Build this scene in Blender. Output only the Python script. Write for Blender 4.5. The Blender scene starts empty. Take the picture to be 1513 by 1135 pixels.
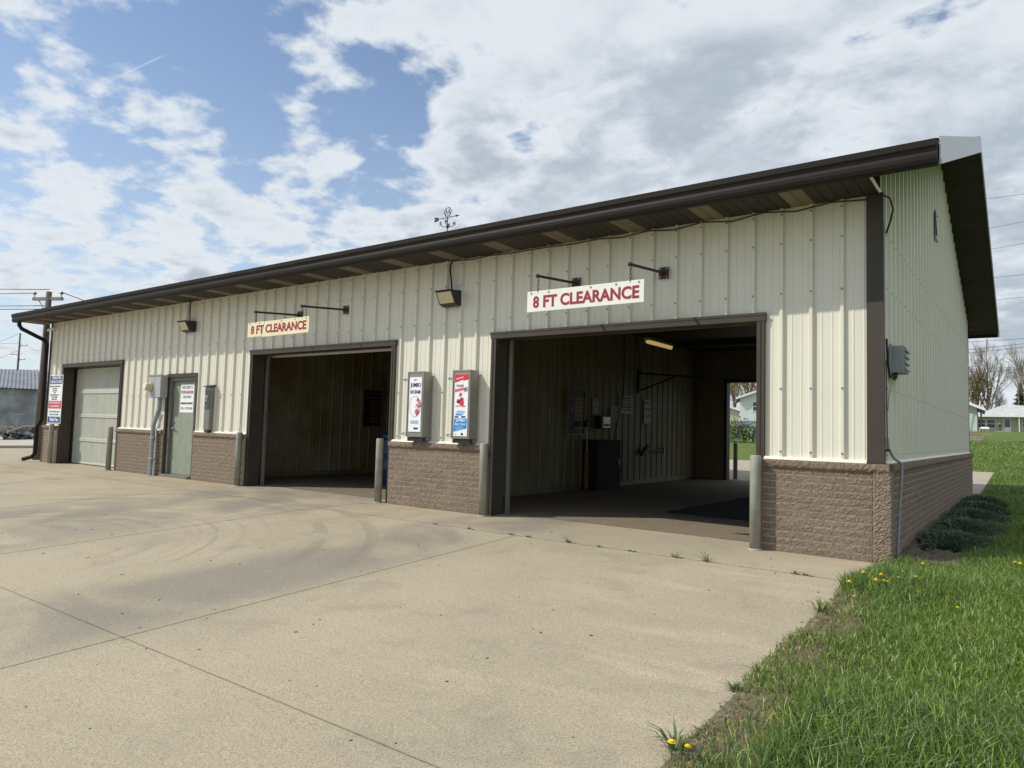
import bpy, math, random
import numpy as np
from mathutils import Matrix, Vector
random.seed(7); rng = np.random.default_rng(7)
S = bpy.context.scene
COL = S.collection
# ------------------------------------------------------------------ camera
CAM = np.array([1.23588, -7.86078, 1.20126]); YAW, PITCH, ROLL, FPX = 0.63681, 0.06401, 0.02858, 1046.472
fw = np.array([-math.sin(YAW)*math.cos(PITCH), math.cos(YAW)*math.cos(PITCH), math.sin(PITCH)])
rt = np.cross(fw, [0, 0, 1]); rt /= np.linalg.norm(rt); up = np.cross(rt, fw)
RT = math.cos(ROLL)*rt + math.sin(ROLL)*up; UP = -math.sin(ROLL)*rt + math.cos(ROLL)*up
cd = bpy.data.cameras.new('camera'); cam = bpy.data.objects.new('camera', cd); COL.objects.link(cam)
cd.sensor_width = 36.0; cd.lens = 36.0*FPX/1513.0; cd.clip_start = 0.05; cd.clip_end = 3000
cam.matrix_world = Matrix(((RT[0], UP[0], -fw[0], CAM[0]), (RT[1], UP[1], -fw[1], CAM[1]), (RT[2], UP[2], -fw[2], CAM[2]), (0, 0, 0, 1)))
S.camera = cam
# ------------------------------------------------------------------ world
SUNV = Vector((-1.1, -1.0, 1.5)).normalized()          # towards the sun
W = bpy.data.worlds.new('World'); S.world = W; W.use_nodes = True
def world_sky():
    nt = W.node_tree; N = nt.nodes; Lk = nt.links; N.clear()
    def nd(t, **k):
        n = N.new(t)
        for a, b in k.items(): setattr(n, a, b)
        return n
    def setin(s, v):
        if hasattr(v, 'is_linked') or hasattr(v, 'links'): Lk.new(v, s)
        else: s.default_value = v
    def m(op, a, b=0.0, c=None, clamp=False):
        n = nd('ShaderNodeMath', operation=op, use_clamp=clamp)
        setin(n.inputs[0], a); setin(n.inputs[1], b)
        if c is not None: setin(n.inputs[2], c)
        return n.outputs[0]
    def vm(op, a, b):
        n = nd('ShaderNodeVectorMath', operation=op); setin(n.inputs[0], a); setin(n.inputs[1], b)
        return n.outputs['Value'] if op == 'DOT_PRODUCT' else n.outputs[0]
    def mr(v, a, b, c=0.0, d=1.0, smooth=True):
        n = nd('ShaderNodeMapRange'); n.interpolation_type = 'SMOOTHSTEP' if smooth else 'LINEAR'; n.clamp = True
        setin(n.inputs[0], v); n.inputs[1].default_value = a; n.inputs[2].default_value = b; n.inputs[3].default_value = c; n.inputs[4].default_value = d
        return n.outputs[0]
    def noise(vec, sc, det, ro, dist=0.0):
        n = nd('ShaderNodeTexNoise'); setin(n.inputs['Vector'], vec)
        n.inputs['Scale'].default_value = sc; n.inputs['Detail'].default_value = det; n.inputs['Roughness'].default_value = ro; n.inputs['Distortion'].default_value = dist
        return n.outputs[0]
    def mixc(f, a, b):
        n = nd('ShaderNodeMix', data_type='RGBA'); setin(n.inputs[0], f); setin(n.inputs[6], a); setin(n.inputs[7], b); return n.outputs[2]
    sky = nd('ShaderNodeTexSky', sky_type='NISHITA'); sky.sun_disc = False
    sky.sun_elevation = math.asin(SUNV.z); sky.sun_rotation = math.atan2(SUNV.x, SUNV.y); sky.altitude = 300; sky.air_density = 1.0; sky.dust_density = 0.7; sky.ozone_density = 1.6
    tc = nd('ShaderNodeTexCoord'); D = vm('NORMALIZE', tc.outputs['Generated'], (0, 0, 0))
    sp = nd('ShaderNodeSeparateXYZ'); Lk.new(D, sp.inputs[0]); z = sp.outputs[2]
    zc = m('ADD', m('MAXIMUM', z, 0.0), 0.22)
    comb = nd('ShaderNodeCombineXYZ'); setin(comb.inputs[0], m('DIVIDE', sp.outputs[0], zc)); setin(comb.inputs[1], m('DIVIDE', sp.outputs[1], zc)); comb.inputs[2].default_value = 3.7
    P = comb.outputs[0]
    off = vm('ADD', P, (11.3, 4.1, 0.0))
    n1 = noise(off, 4.6, 11.0, 0.57, 0.10)
    n2 = noise(vm('ADD', P, (2.2, 7.7, 5.0)), 1.5, 3.0, 0.5)
    side = vm('DOT_PRODUCT', D, (0.804, 0.595, 0.0))
    bank = mr(side, -0.26, 0.06)
    low = mr(z, 0.44, 0.16)
    cov = m('ADD', m('MULTIPLY', bank, 0.20), m('MULTIPLY', low, 0.095))
    n = m('ADD', m('ADD', m('MULTIPLY', n1, 0.92), m('MULTIPLY', n2, 0.22)), cov)
    dens = mr(n, 0.565, 0.685)
    core = mr(n, 0.66, 0.85)
    n3 = noise(vm('ADD', P, (5.0, 1.0, 2.0)), 2.2, 8.0, 0.58, 0.3)
    shade = m('MULTIPLY', core, mr(n3, 0.34, 0.58))
    cloud = mixc(shade, (0.78, 0.83, 0.88, 1), (0.44, 0.51, 0.59, 1))
    gl = mr(n3, 0.54, 0.68)
    cloud = mixc(m('MULTIPLY', gl, 0.45), cloud, (0.88, 0.90, 0.92, 1))
    # condensation trail: thin band round a great circle
    A = np.array([fw + RT*((250-756.5)/FPX) - UP*((78-567.5)/FPX), fw + RT*((0-756.5)/FPX) - UP*((197-567.5)/FPX)])
    pn = np.cross(A[0], A[1]); pn /= np.linalg.norm(pn)
    end = A[0]/np.linalg.norm(A[0]); along = np.cross(pn, end); 
    if np.dot(along, A[1]) < 0: along = -along
    dist = m('ABSOLUTE', vm('DOT_PRODUCT', D, tuple(float(v) for v in pn)))
    tr = m('MULTIPLY', mr(dist, 0.0004, 0.0016, 1, 0), mr(vm('DOT_PRODUCT', D, tuple(float(v) for v in along)), 0.0, 0.02))
    tr = m('MULTIPLY', tr, mr(noise(P, 5.0, 4, 0.6), 0.35, 0.6, 0.05, 0.32))
    skyc = nd('ShaderNodeVectorMath', operation='SCALE'); Lk.new(sky.outputs[0], skyc.inputs[0]); skyc.inputs['Scale'].default_value = 1.0
    cs = nd('ShaderNodeVectorMath', operation='SCALE'); Lk.new(cloud, cs.inputs[0]); cs.inputs['Scale'].default_value = 1.0/0.15
    tw = mixc(tr, skyc.outputs[0], (0.8/0.15, 0.84/0.15, 0.88/0.15, 1))
    hz = mr(z, 0.0, 0.50, 0.55, 0.05)
    tw = mixc(hz, tw, (0.62/0.15, 0.70/0.15, 0.77/0.15, 1))
    fin = mixc(m('MULTIPLY', dens, mr(z, -0.02, 0.06, 0.75, 0.96)), tw, cs.outputs[0])
    bg = nd('ShaderNodeBackground'); bg.inputs['Strength'].default_value = 0.15; Lk.new(fin, bg.inputs['Color'])
    o = nd('ShaderNodeOutputWorld'); Lk.new(bg.outputs[0], o.inputs[0])
world_sky()
sl = bpy.data.lights.new('sun', 'SUN'); sl.energy = 3.6; sl.angle = math.radians(0.55); sl.color = (1.0, 0.95, 0.86)
so = bpy.data.objects.new('sun', sl); COL.objects.link(so); so.rotation_euler = SUNV.to_track_quat('Z', 'Y').to_euler(); so.location = (-20, -20, 30)
S.view_settings.view_transform = 'Standard'; S.view_settings.look = 'None'; S.view_settings.exposure = 0.0; S.view_settings.gamma = 1.0; S.view_settings.use_curve_mapping = False
S.cycles.max_bounces = 6; S.cycles.diffuse_bounces = 3; S.cycles.use_denoising = True
# ------------------------------------------------------------------ pixel helpers (a pixel gives a direction only)
def ray(u, v): return fw + RT*((u-756.5)/FPX) - UP*((v-567.5)/FPX)
def at(u, v, ax, val):
    d = ray(u, v); t = (val-CAM[ax])/d[ax]; return Vector(CAM + t*d)
def atd(u, v, depth): return Vector(CAM + depth*ray(u, v))
def lin(x, pts):
    return float(np.interp(x, [a for a, b in pts], [b for a, b in pts]))
def H(x, y):
    z = lin(y, [(-40, -0.75), (-14, -0.62), (-1.25, 0), (11.3, 0), (68, 2.2), (119, 2.9), (300, 3.4)])
    z += lin(x, [(-300, -1.2), (-72, -1.05), (-21, 0), (300, 0)])
    return z
def gpt(u, v):
    d = ray(u, v); t = 1.0
    for i in range(4000):
        q = CAM + t*d
        if q[2] <= H(q[0], q[1]): return Vector(q)
        t += 0.05 + t*0.001
    return Vector(q)
# ------------------------------------------------------------------ materials
def mat(name, color, rough=0.6, metal=0.0, var=0.0, vscale=4.0, bump=0.0, bscale=60.0, streak=0.0, col2=None, spec=0.5, rnd=0.0, dirt=None, noiseco=None):
    M = bpy.data.materials.new(name); M.use_nodes = True; nt = M.node_tree; N = nt.nodes; L = nt.links
    b = N['Principled BSDF']; b.inputs['Roughness'].default_value = rough; b.inputs['Metallic'].default_value = metal
    b.inputs['Specular IOR Level'].default_value = spec
    c = (*color, 1); b.inputs['Base Color'].default_value = c
    geo = N.new('ShaderNodeNewGeometry'); pos = geo.outputs['Position']
    def noise(sc, det=5, vec=None, ro=0.6):
        n = N.new('ShaderNodeTexNoise'); n.inputs['Scale'].default_value = sc; n.inputs['Detail'].default_value = det; n.inputs['Roughness'].default_value = ro
        L.new(vec or pos, n.inputs['Vector']); return n.outputs[0]
    def ramp(v, a, bb, c0=0.0, c1=1.0):
        n = N.new('ShaderNodeMapRange'); L.new(v, n.inputs[0]); n.inputs[1].default_value = a; n.inputs[2].default_value = bb; n.inputs[3].default_value = c0; n.inputs[4].default_value = c1; return n.outputs[0]
    def mx(f, a, bb):
        n = N.new('ShaderNodeMix'); n.data_type = 'RGBA'
        for s, v in ((n.inputs[0], f), (n.inputs[6], a), (n.inputs[7], bb)):
            if hasattr(v, 'links'): L.new(v, s)
            else: s.default_value = v
        return n.outputs[2]
    cur = c
    if var or col2:
        k2 = (*(col2 if col2 else [x*(1-var) for x in color]), 1)
        cur = mx(ramp(noise(vscale), 0.35, 0.65), cur, k2)
    if streak:
        mp = N.new('ShaderNodeMapping'); mp.inputs['Scale'].default_value = (1, 1, 0.06); L.new(pos, mp.inputs['Vector'])
        cur = mx(ramp(noise(9.0, 6, mp.outputs[0]), 0.48, 0.75, 0, streak), cur, tuple([x*0.35 for x in color]+[1]) if dirt is None else (*dirt, 1))
    if rnd:
        oi = N.new('ShaderNodeObjectInfo'); hs = N.new('ShaderNodeHueSaturation'); L.new(ramp(oi.outputs['Random'], 0, 1, 1-rnd, 1+rnd), hs.inputs['Value'])
        if hasattr(cur, 'links'): L.new(cur, hs.inputs['Color'])
        else: hs.inputs['Color'].default_value = cur
        cur = hs.outputs[0]
    if hasattr(cur, 'links'): L.new(cur, b.inputs['Base Color'])
    if bump:
        bn = N.new('ShaderNodeBump'); bn.inputs['Strength'].default_value = min(1, bump*1.0); bn.inputs['Distance'].default_value = 0.01*bump if bump < 1 else 0.01*bump
        L.new(noise(bscale, 4), bn.inputs['Height']); L.new(bn.outputs[0], b.inputs['Normal'])
    return M
M = {}
M['cream'] = mat('cream_siding', (0.74, 0.715, 0.60), 0.42, var=0.04, vscale=1.3, streak=0.06)
M['cream_in'] = mat('shade_darkened_bay_siding', (0.29, 0.27, 0.18), 0.55, col2=(0.21, 0.165, 0.075), vscale=0.9, streak=0.5)  # bay shade painted into the cream base; ochre blotches and streaks are dirt
M['cream_ochre'] = mat('bounce_lit_ochre_stained_siding', (0.40, 0.37, 0.26), 0.5, col2=(0.28, 0.19, 0.07), vscale=0.8, streak=0.4)  # lighter cream paints in bounce light for the middle bay, under ochre stains
M['brown'] = mat('brown_trim', (0.066, 0.055, 0.043), 0.55, spec=0.3, var=0.15, vscale=3)
M['gutter'] = mat('gutter_brown', (0.026, 0.022, 0.019), 0.55, spec=0.12, var=0.12, vscale=2)
M['soffit'] = mat('soffit_brown', (0.046, 0.038, 0.031), 0.6, rnd=0.12, spec=0.2)
M['soffit_tan'] = mat('soffit_tan', (0.185, 0.15, 0.10), 0.65, rnd=0.10)
M['roof'] = mat('roof_brown', (0.035, 0.03, 0.027), 0.6, spec=0.15)
M['rake'] = mat('rake_flashing', (0.44, 0.46, 0.48), 0.35, metal=0.3, var=0.08, vscale=6)
M['mortar'] = mat('mortar', (0.56, 0.48, 0.385), 0.95, var=0.15, vscale=14, bump=0.4, bscale=150)
M['flash'] = mat('cream_flashing', (0.78, 0.76, 0.64), 0.45)
M['insul'] = mat('insulator', (0.16, 0.15, 0.14), 0.4)
M['galv'] = mat('galvanised', (0.42, 0.43, 0.43), 0.4, metal=0.75, var=0.15, vscale=9)
M['boxgrey'] = mat('box_grey', (0.40, 0.42, 0.42), 0.5, var=0.1, vscale=6)
M['conduit'] = mat('conduit_grey', (0.30, 0.32, 0.34), 0.5, var=0.12, vscale=9)
M['black'] = mat('black_plastic', (0.012, 0.012, 0.012), 0.5)
M['bronze'] = mat('dark_bronze', (0.025, 0.023, 0.021), 0.45)
M['lens'] = mat('yellowed_lens', (0.62, 0.56, 0.34), 0.25, var=0.1, vscale=20)
M['bollard'] = mat('bollard_paint', (0.25, 0.25, 0.20), 0.6, col2=(0.33, 0.33, 0.28), vscale=7, streak=0.25, bump=0.2, bscale=40)
M['signw'] = mat('sign_white', (0.82, 0.82, 0.74), 0.4, var=0.04, vscale=3)
M['signc'] = mat('sign_yellowed', (0.82, 0.76, 0.50), 0.4, var=0.08, vscale=3)
M['white'] = mat('print_white', (0.85, 0.86, 0.86), 0.4)
M['red'] = mat('print_red', (0.32, 0.008, 0.025), 0.5)
M['brightred'] = mat('print_bright_red', (0.70, 0.02, 0.04), 0.4)
M['pink'] = mat('print_pink', (0.75, 0.12, 0.20), 0.4)
M['blue'] = mat('print_blue', (0.02, 0.075, 0.26), 0.4)
M['skyblue'] = mat('print_sky_blue', (0.01, 0.23, 0.62), 0.4)
M['pale'] = mat('print_pale_blue', (0.30, 0.55, 0.78), 0.4)
M['navy'] = mat('print_navy', (0.02, 0.02, 0.16), 0.4)
M['ink'] = mat('print_ink', (0.03, 0.03, 0.03), 0.5)
M['greyink'] = mat('print_grey', (0.25, 0.27, 0.28), 0.5)
M['greenink'] = mat('print_green_grey', (0.22, 0.36, 0.30), 0.5)
M['maroon'] = mat('bracket_maroon', (0.055, 0.018, 0.016), 0.6, var=0.3, vscale=20)
M['stainless'] = mat('vending_steel', (0.30, 0.29, 0.265), 0.42, metal=0.45, var=0.12, vscale=5)
M['door_green'] = mat('door_green', (0.235, 0.275, 0.205), 0.55, col2=(0.29, 0.32, 0.245), vscale=5, streak=0.35, dirt=(0.15, 0.17, 0.11))
M['fibre'] = mat('fibreglass', (0.40, 0.42, 0.36), 0.55, col2=(0.46, 0.46, 0.37), vscale=2.2, streak=0.5, dirt=(0.30, 0.31, 0.25))
M['alu'] = mat('aluminium', (0.60, 0.60, 0.54), 0.45, metal=0.2, var=0.1, vscale=10)
M['casing'] = mat('door_casing', (0.20, 0.19, 0.17), 0.6, var=0.2, vscale=8)
M['teal'] = mat('vacuum_panel', (0.035, 0.07, 0.075), 0.5, var=0.3, vscale=20)
M['dkpanel'] = mat('menu_black', (0.02, 0.012, 0.010), 0.5)
M['amber'] = mat('menu_amber', (0.20, 0.12, 0.03), 0.5)
M['rubber'] = mat('rubber_mat', (0.012, 0.012, 0.013), 0.8, bump=0.4, bscale=80)
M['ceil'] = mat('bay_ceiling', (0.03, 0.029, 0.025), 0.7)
M['lamp'] = mat('dim_tube', (0.75, 0.60, 0.25), 0.4)
_b = M['lamp'].node_tree.nodes['Principled BSDF']; _b.inputs['Emission Color'].default_value = (1.0, 0.72, 0.22, 1); _b.inputs['Emission Strength'].default_value = 0.38
M['barrel'] = mat('blue_plastic', (0.008, 0.04, 0.11), 0.4)
M['yellowp'] = mat('yellow_plastic', (0.20, 0.115, 0.02), 0.5)
M['wood'] = mat('weathered_pole', (0.12, 0.10, 0.08), 0.9, streak=0.6, bump=0.5, bscale=30)
M['wood_pale'] = mat('crossarm_wood', (0.33, 0.28, 0.22), 0.9, var=0.2, vscale=12)
M['wire'] = mat('wire', (0.05, 0.055, 0.06), 0.6)
M['bark'] = mat('bark', (0.20, 0.17, 0.14), 0.9, var=0.3, vscale=2)
M['twig'] = mat('twig', (0.27, 0.23, 0.185), 0.9, var=0.3, vscale=1)
M['bud'] = mat('budding', (0.30, 0.20, 0.09), 0.9, var=0.4, vscale=0.8)
M['conifer'] = mat('conifer_needles', (0.10, 0.085, 0.04), 0.9, var=0.4, vscale=1.5)
M['juniper'] = mat('juniper', (0.125, 0.185, 0.115), 0.7, col2=(0.06, 0.105, 0.05), vscale=7)
M['shrub'] = mat('shrub_leaf', (0.10, 0.16, 0.05), 0.7, var=0.4, vscale=3)
M['weed'] = mat('weed_leaf', (0.13, 0.19, 0.045), 0.6, var=0.3, vscale=9)
M['dand'] = mat('dandelion', (0.85, 0.60, 0.01), 0.7)
M['hsiding'] = mat('house_white', (0.74, 0.77, 0.77), 0.6, var=0.06, vscale=0.8)
M['hgreen'] = mat('house_pale', (0.55, 0.60, 0.56), 0.6, var=0.06, vscale=0.8)
M['htan'] = mat('house_tan', (0.52, 0.48, 0.38), 0.7, var=0.08, vscale=0.6)
M['hblue'] = mat('foundation_blue', (0.30, 0.38, 0.47), 0.8, var=0.12, vscale=2)
M['hroof'] = mat('shingle_pale', (0.56, 0.57, 0.57), 0.9, col2=(0.40, 0.40, 0.39), vscale=2.0)
M['hroofb'] = mat('shingle_brown', (0.20, 0.145, 0.11), 0.9, var=0.2, vscale=2)
M['glass'] = mat('window_glass', (0.03, 0.04, 0.05), 0.08, spec=0.8)
M['trimw'] = mat('white_trim', (0.80, 0.81, 0.80), 0.5)
M['blockwall'] = mat('painted_blockwork', (0.30, 0.33, 0.335), 0.9, col2=(0.17, 0.175, 0.17), vscale=0.75, streak=0.3, bump=0.3, bscale=6)
M['oldroof'] = mat('old_tin_roof', (0.27, 0.275, 0.28), 0.45, metal=0.4, var=0.25, vscale=0.6)
M['junkdark'] = mat('scrap_dark', (0.05, 0.055, 0.06), 0.6, var=0.5, vscale=3)
M['boat'] = mat('boat_aluminium', (0.42, 0.42, 0.37), 0.45, metal=0.3, var=0.15, vscale=3)
M['coat'] = mat('dark_coat', (0.015, 0.018, 0.025), 0.9)
M['scarf'] = mat('pale_shirt', (0.35, 0.50, 0.55), 0.9)
M['skin'] = mat('skin', (0.42, 0.27, 0.20), 0.6)
M['copper'] = mat('bare_wire', (0.25, 0.13, 0.05), 0.5)
M['timber'] = mat('timber', (0.30, 0.25, 0.20), 0.9, var=0.3, vscale=3)
M['mulch'] = mat('mulch', (0.085, 0.066, 0.046), 0.95, col2=(0.15, 0.12, 0.08), vscale=30, bump=1.0, bscale=45)

def brickmat():
    m = mat('split_face_brick', (0.36, 0.278, 0.205), 0.95, col2=(0.13, 0.092, 0.066), vscale=85, rnd=0.10)
    nt = m.node_tree; N = nt.nodes; L = nt.links; b = N['Principled BSDF']; geo = N.new('ShaderNodeNewGeometry')
    n = N.new('ShaderNodeTexNoise'); n.inputs['Scale'].default_value = 130; n.inputs['Detail'].default_value = 6; n.inputs['Roughness'].default_value = 0.7; L.new(geo.outputs['Position'], n.inputs['Vector'])
    bp = N.new('ShaderNodeBump'); bp.inputs['Strength'].default_value = 1.0; bp.inputs['Distance'].default_value = 0.012; L.new(n.outputs[0], bp.inputs['Height']); L.new(bp.outputs[0], b.inputs['Normal'])
    return m
M['brick'] = brickmat()

def concretemat(name, base, dark, light, stains=True):
    m = bpy.data.materials.new(name); m.use_nodes = True; nt = m.node_tree; N = nt.nodes; L = nt.links; b = N['Principled BSDF']
    b.inputs['Roughness'].default_value = 0.88; b.inputs['Specular IOR Level'].default_value = 0.3
    geo = N.new('ShaderNodeNewGeometry'); pos = geo.outputs['Position']
    def ns(sc, det=5, ro=0.6, vec=None, dist=0):
        n = N.new('ShaderNodeTexNoise'); n.inputs['Scale'].default_value = sc; n.inputs['Detail'].default_value = det; n.inputs['Roughness'].default_value = ro; n.inputs['Distortion'].default_value = dist
        L.new(vec or pos, n.inputs['Vector']); return n.outputs[0]
    def rp(v, a, bb, c=0., d=1.):
        n = N.new('ShaderNodeMapRange'); n.interpolation_type = 'SMOOTHSTEP'; L.new(v, n.inputs[0]); n.inputs[1].default_value = a; n.inputs[2].default_value = bb; n.inputs[3].default_value = c; n.inputs[4].default_value = d; return n.outputs[0]
    def mx(f, a, bb):
        n = N.new('ShaderNodeMix'); n.data_type = 'RGBA'
        for s, v in ((n.inputs[0], f), (n.inputs[6], a), (n.inputs[7], bb)):
            if hasattr(v, 'links'): L.new(v, s)
            else: s.default_value = v
        return n.outputs[2]
    def mm(op, a, bb):
        n = N.new('ShaderNodeMath'); n.operation = op
        for s, v in ((n.inputs[0], a), (n.inputs[1], bb)):
            if hasattr(v, 'links'): L.new(v, s)
            else: s.default_value = v
        return n.outputs[0]
    c = mx(rp(ns(0.45, 6, 0.6), 0.36, 0.64), (*base, 1), (*light, 1))
    c = mx(rp(ns(1.6, 7, 0.65, None, 0.6), 0.50, 0.72, 0, 0.42), c, (*dark, 1))
    if stains:
        sx = N.new('ShaderNodeSeparateXYZ'); L.new(pos, sx.inputs[0])
        # worn grey lanes driven into the two bays, light wash marks between
        lane = None
        for cx, w in ((-8.9, 2.3), (-4.3, 1.0)):
            d = mm('ABSOLUTE', mm('SUBTRACT', sx.outputs[0], cx), 0.0)
            l_ = rp(d, w*0.35, w, 0.8, 0.0); lane = l_ if lane is None else mm('MAXIMUM', lane, l_)
        lane = mm('MULTIPLY', lane, rp(ns(0.7, 4, 0.5, None, 0.8), 0.36, 0.6))
        c = mx(lane, c, (dark[0]*0.9, dark[1]*0.95, dark[2]*1.05, 1))
        # tyre scrub arcs (cars swing out of the bays)
        cx, cy = -7.9, -5.6
        vd = N.new('ShaderNodeVectorMath'); vd.operation = 'DISTANCE'; L.new(pos, vd.inputs[0]); vd.inputs[1].default_value = (cx, cy, -0.2)
        w = N.new('ShaderNodeTexNoise'); w.noise_dimensions = '1D'; w.inputs['Scale'].default_value = 3.4; w.inputs['Detail'].default_value = 4; w.inputs['Roughness'].default_value = 0.75; L.new(vd.outputs['Value'], w.inputs['W'])
        arc = mm('MULTIPLY', rp(w.outputs[0], 0.50, 0.66, 0, 0.42), mm('MULTIPLY', rp(vd.outputs['Value'], 1.2, 1.6), rp(vd.outputs['Value'], 4.4, 5.2, 1, 0)))
        arc = mm('MULTIPLY', arc, rp(sx.outputs[1], -5.2, -3.8))
        arc = mm('MULTIPLY', arc, rp(ns(0.9, 3), 0.4, 0.55))
        c = mx(arc, c, (dark[0]*0.75, dark[1]*0.75, dark[2]*0.75, 1))
        # pale drips towards the lawn edge
        mp = N.new('ShaderNodeMapping'); mp.inputs['Scale'].default_value = (0.5, 2.4, 1); mp.inputs['Rotation'].default_value = (0, 0, 0.25); L.new(pos, mp.inputs['Vector'])
        wash = mm('MULTIPLY', rp(ns(1.1, 5, 0.55, mp.outputs[0], 0.5), 0.52, 0.68, 0, 0.55), rp(sx.outputs[0], -3.2, -1.2))
        c = mx(wash, c, (light[0]*1.18, light[1]*1.18, light[2]*1.18, 1))
        # rusty run-off in front of the middle bay
        rust = mm('MULTIPLY', rp(ns(1.9, 5, 0.6), 0.52, 0.66, 0, 0.5), rp(mm('ABSOLUTE', mm('ADD', sx.outputs[1], 1.0), 0), 0.6, 1.8, 1, 0))
        rust = mm('MULTIPLY', rust, rp(sx.outputs[0], -5.5, -7.0))
        c = mx(rust, c, (0.30, 0.20, 0.10, 1))
    # aggregate
    c = mx(rp(ns(110, 4, 0.8), 0.44, 0.62, 0, 0.66), c, (dark[0]*0.55, dark[1]*0.55, dark[2]*0.5, 1))
    c = mx(rp(ns(95, 3, 0.7), 0.56, 0.70, 0, 0.6), c, (min(1, light[0]*1.35), light[1]*1.35, light[2]*1.35, 1))
    L.new(c, b.inputs['Base Color'])
    bp = N.new('ShaderNodeBump'); bp.inputs['Strength'].default_value = 0.5; bp.inputs['Distance'].default_value = 0.004; L.new(ns(140, 4, 0.7), bp.inputs['Height']); L.new(bp.outputs[0], b.inputs['Normal'])
    return m
M['conc'] = concretemat('concrete_lot', (0.42, 0.36, 0.255), (0.27, 0.235, 0.178), (0.475, 0.405, 0.288))
M['conc2'] = concretemat('concrete_plain', (0.42, 0.37, 0.29), (0.32, 0.28, 0.22), (0.46, 0.40, 0.31), False)
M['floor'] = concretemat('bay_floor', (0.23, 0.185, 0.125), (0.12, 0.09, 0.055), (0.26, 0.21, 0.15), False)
M['joint'] = mat('joint_dirt', (0.055, 0.045, 0.032), 0.95, col2=(0.10, 0.08, 0.055), vscale=30)
M['gravel'] = mat('gravel_yard', (0.46, 0.44, 0.38), 0.95, var=0.18, vscale=0.5, bump=0.4, bscale=12)
M['street'] = mat('worn_street', (0.40, 0.36, 0.30), 0.9, var=0.15, vscale=0.4)

def lawnmat():
    m = bpy.data.materials.new('lawn'); m.use_nodes = True; nt = m.node_tree; N = nt.nodes; L = nt.links; b = N['Principled BSDF']; b.inputs['Roughness'].default_value = 0.9; b.inputs['Specular IOR Level'].default_value = 0.15
    geo = N.new('ShaderNodeNewGeometry'); pos = geo.outputs['Position']
    def ns(sc, det=5):
        n = N.new('ShaderNodeTexNoise'); n.inputs['Scale'].default_value = sc; n.inputs['Detail'].default_value = det; n.inputs['Roughness'].default_value = 0.65; L.new(pos, n.inputs['Vector']); return n.outputs[0]
    def mx(v, a, bb, lo, hi):
        r = N.new('ShaderNodeMapRange'); L.new(v, r.inputs[0]); r.inputs[1].default_value = lo; r.inputs[2].default_value = hi
        n = N.new('ShaderNodeMix'); n.data_type = 'RGBA'; L.new(r.outputs[0], n.inputs[0])
        for s, q in ((n.inputs[6], a), (n.inputs[7], bb)):
            if hasattr(q, 'links'): L.new(q, s)
            else: s.default_value = q
        return n.outputs[2]
    g = mx(ns(1.1), (0.105, 0.155, 0.034, 1), (0.15, 0.20, 0.05, 1), 0.35, 0.65)
    g = mx(ns(9.0), g, (0.065, 0.10, 0.022, 1), 0.45, 0.70)
    g = mx(ns(0.28), g, (0.135, 0.185, 0.05, 1), 0.50, 0.72)
    soil = mx(ns(14.0), (0.15, 0.123, 0.08, 1), (0.27, 0.225, 0.15, 1), 0.35, 0.65)
    # bare soil strip along the slab edge and patches near the lot
    sx = N.new('ShaderNodeSeparateXYZ'); L.new(pos, sx.inputs[0])
    r = N.new('ShaderNodeMapRange'); L.new(sx.outputs[0], r.inputs[0]); r.inputs[1].default_value = 0.62; r.inputs[2].default_value = 0.30
    r2 = N.new('ShaderNodeMapRange'); L.new(sx.outputs[1], r2.inputs[0]); r2.inputs[1].default_value = 14; r2.inputs[2].default_value = 11
    mm = N.new('ShaderNodeMath'); mm.operation = 'MULTIPLY'; L.new(r.outputs[0], mm.inputs[0]); L.new(r2.outputs[0], mm.inputs[1])
    n = N.new('ShaderNodeMix'); n.data_type = 'RGBA'; L.new(mm.outputs[0], n.inputs[0]); L.new(g, n.inputs[6]); L.new(soil, n.inputs[7])
    L.new(n.outputs[2], b.inputs['Base Color'])
    bp = N.new('ShaderNodeBump'); bp.inputs['Strength'].default_value = 0.8; bp.inputs['Distance'].default_value = 0.04; L.new(ns(22, 5), bp.inputs['Height']); L.new(bp.outputs[0], b.inputs['Normal'])
    return m
M['lawn'] = lawnmat()
def attrmat(name, rough=0.38, trans=0.30):
    m = bpy.data.materials.new(name); m.use_nodes = True; nt = m.node_tree; N = nt.nodes; L = nt.links; b = N['Principled BSDF']
    a = N.new('ShaderNodeAttribute'); a.attribute_name = 'tint'; L.new(a.outputs['Color'], b.inputs['Base Color']); b.inputs['Roughness'].default_value = rough; b.inputs['Specular IOR Level'].default_value = 0.35
    t = N.new('ShaderNodeBsdfTranslucent'); L.new(a.outputs['Color'], t.inputs['Color'])
    ms = N.new('ShaderNodeMixShader'); ms.inputs[0].default_value = trans; L.new(b.outputs[0], ms.inputs[1]); L.new(t.outputs[0], ms.inputs[2]); L.new(ms.outputs[0], N['Material Output'].inputs[0])
    return m
M['blade'] = attrmat('grass_blade')

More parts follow.
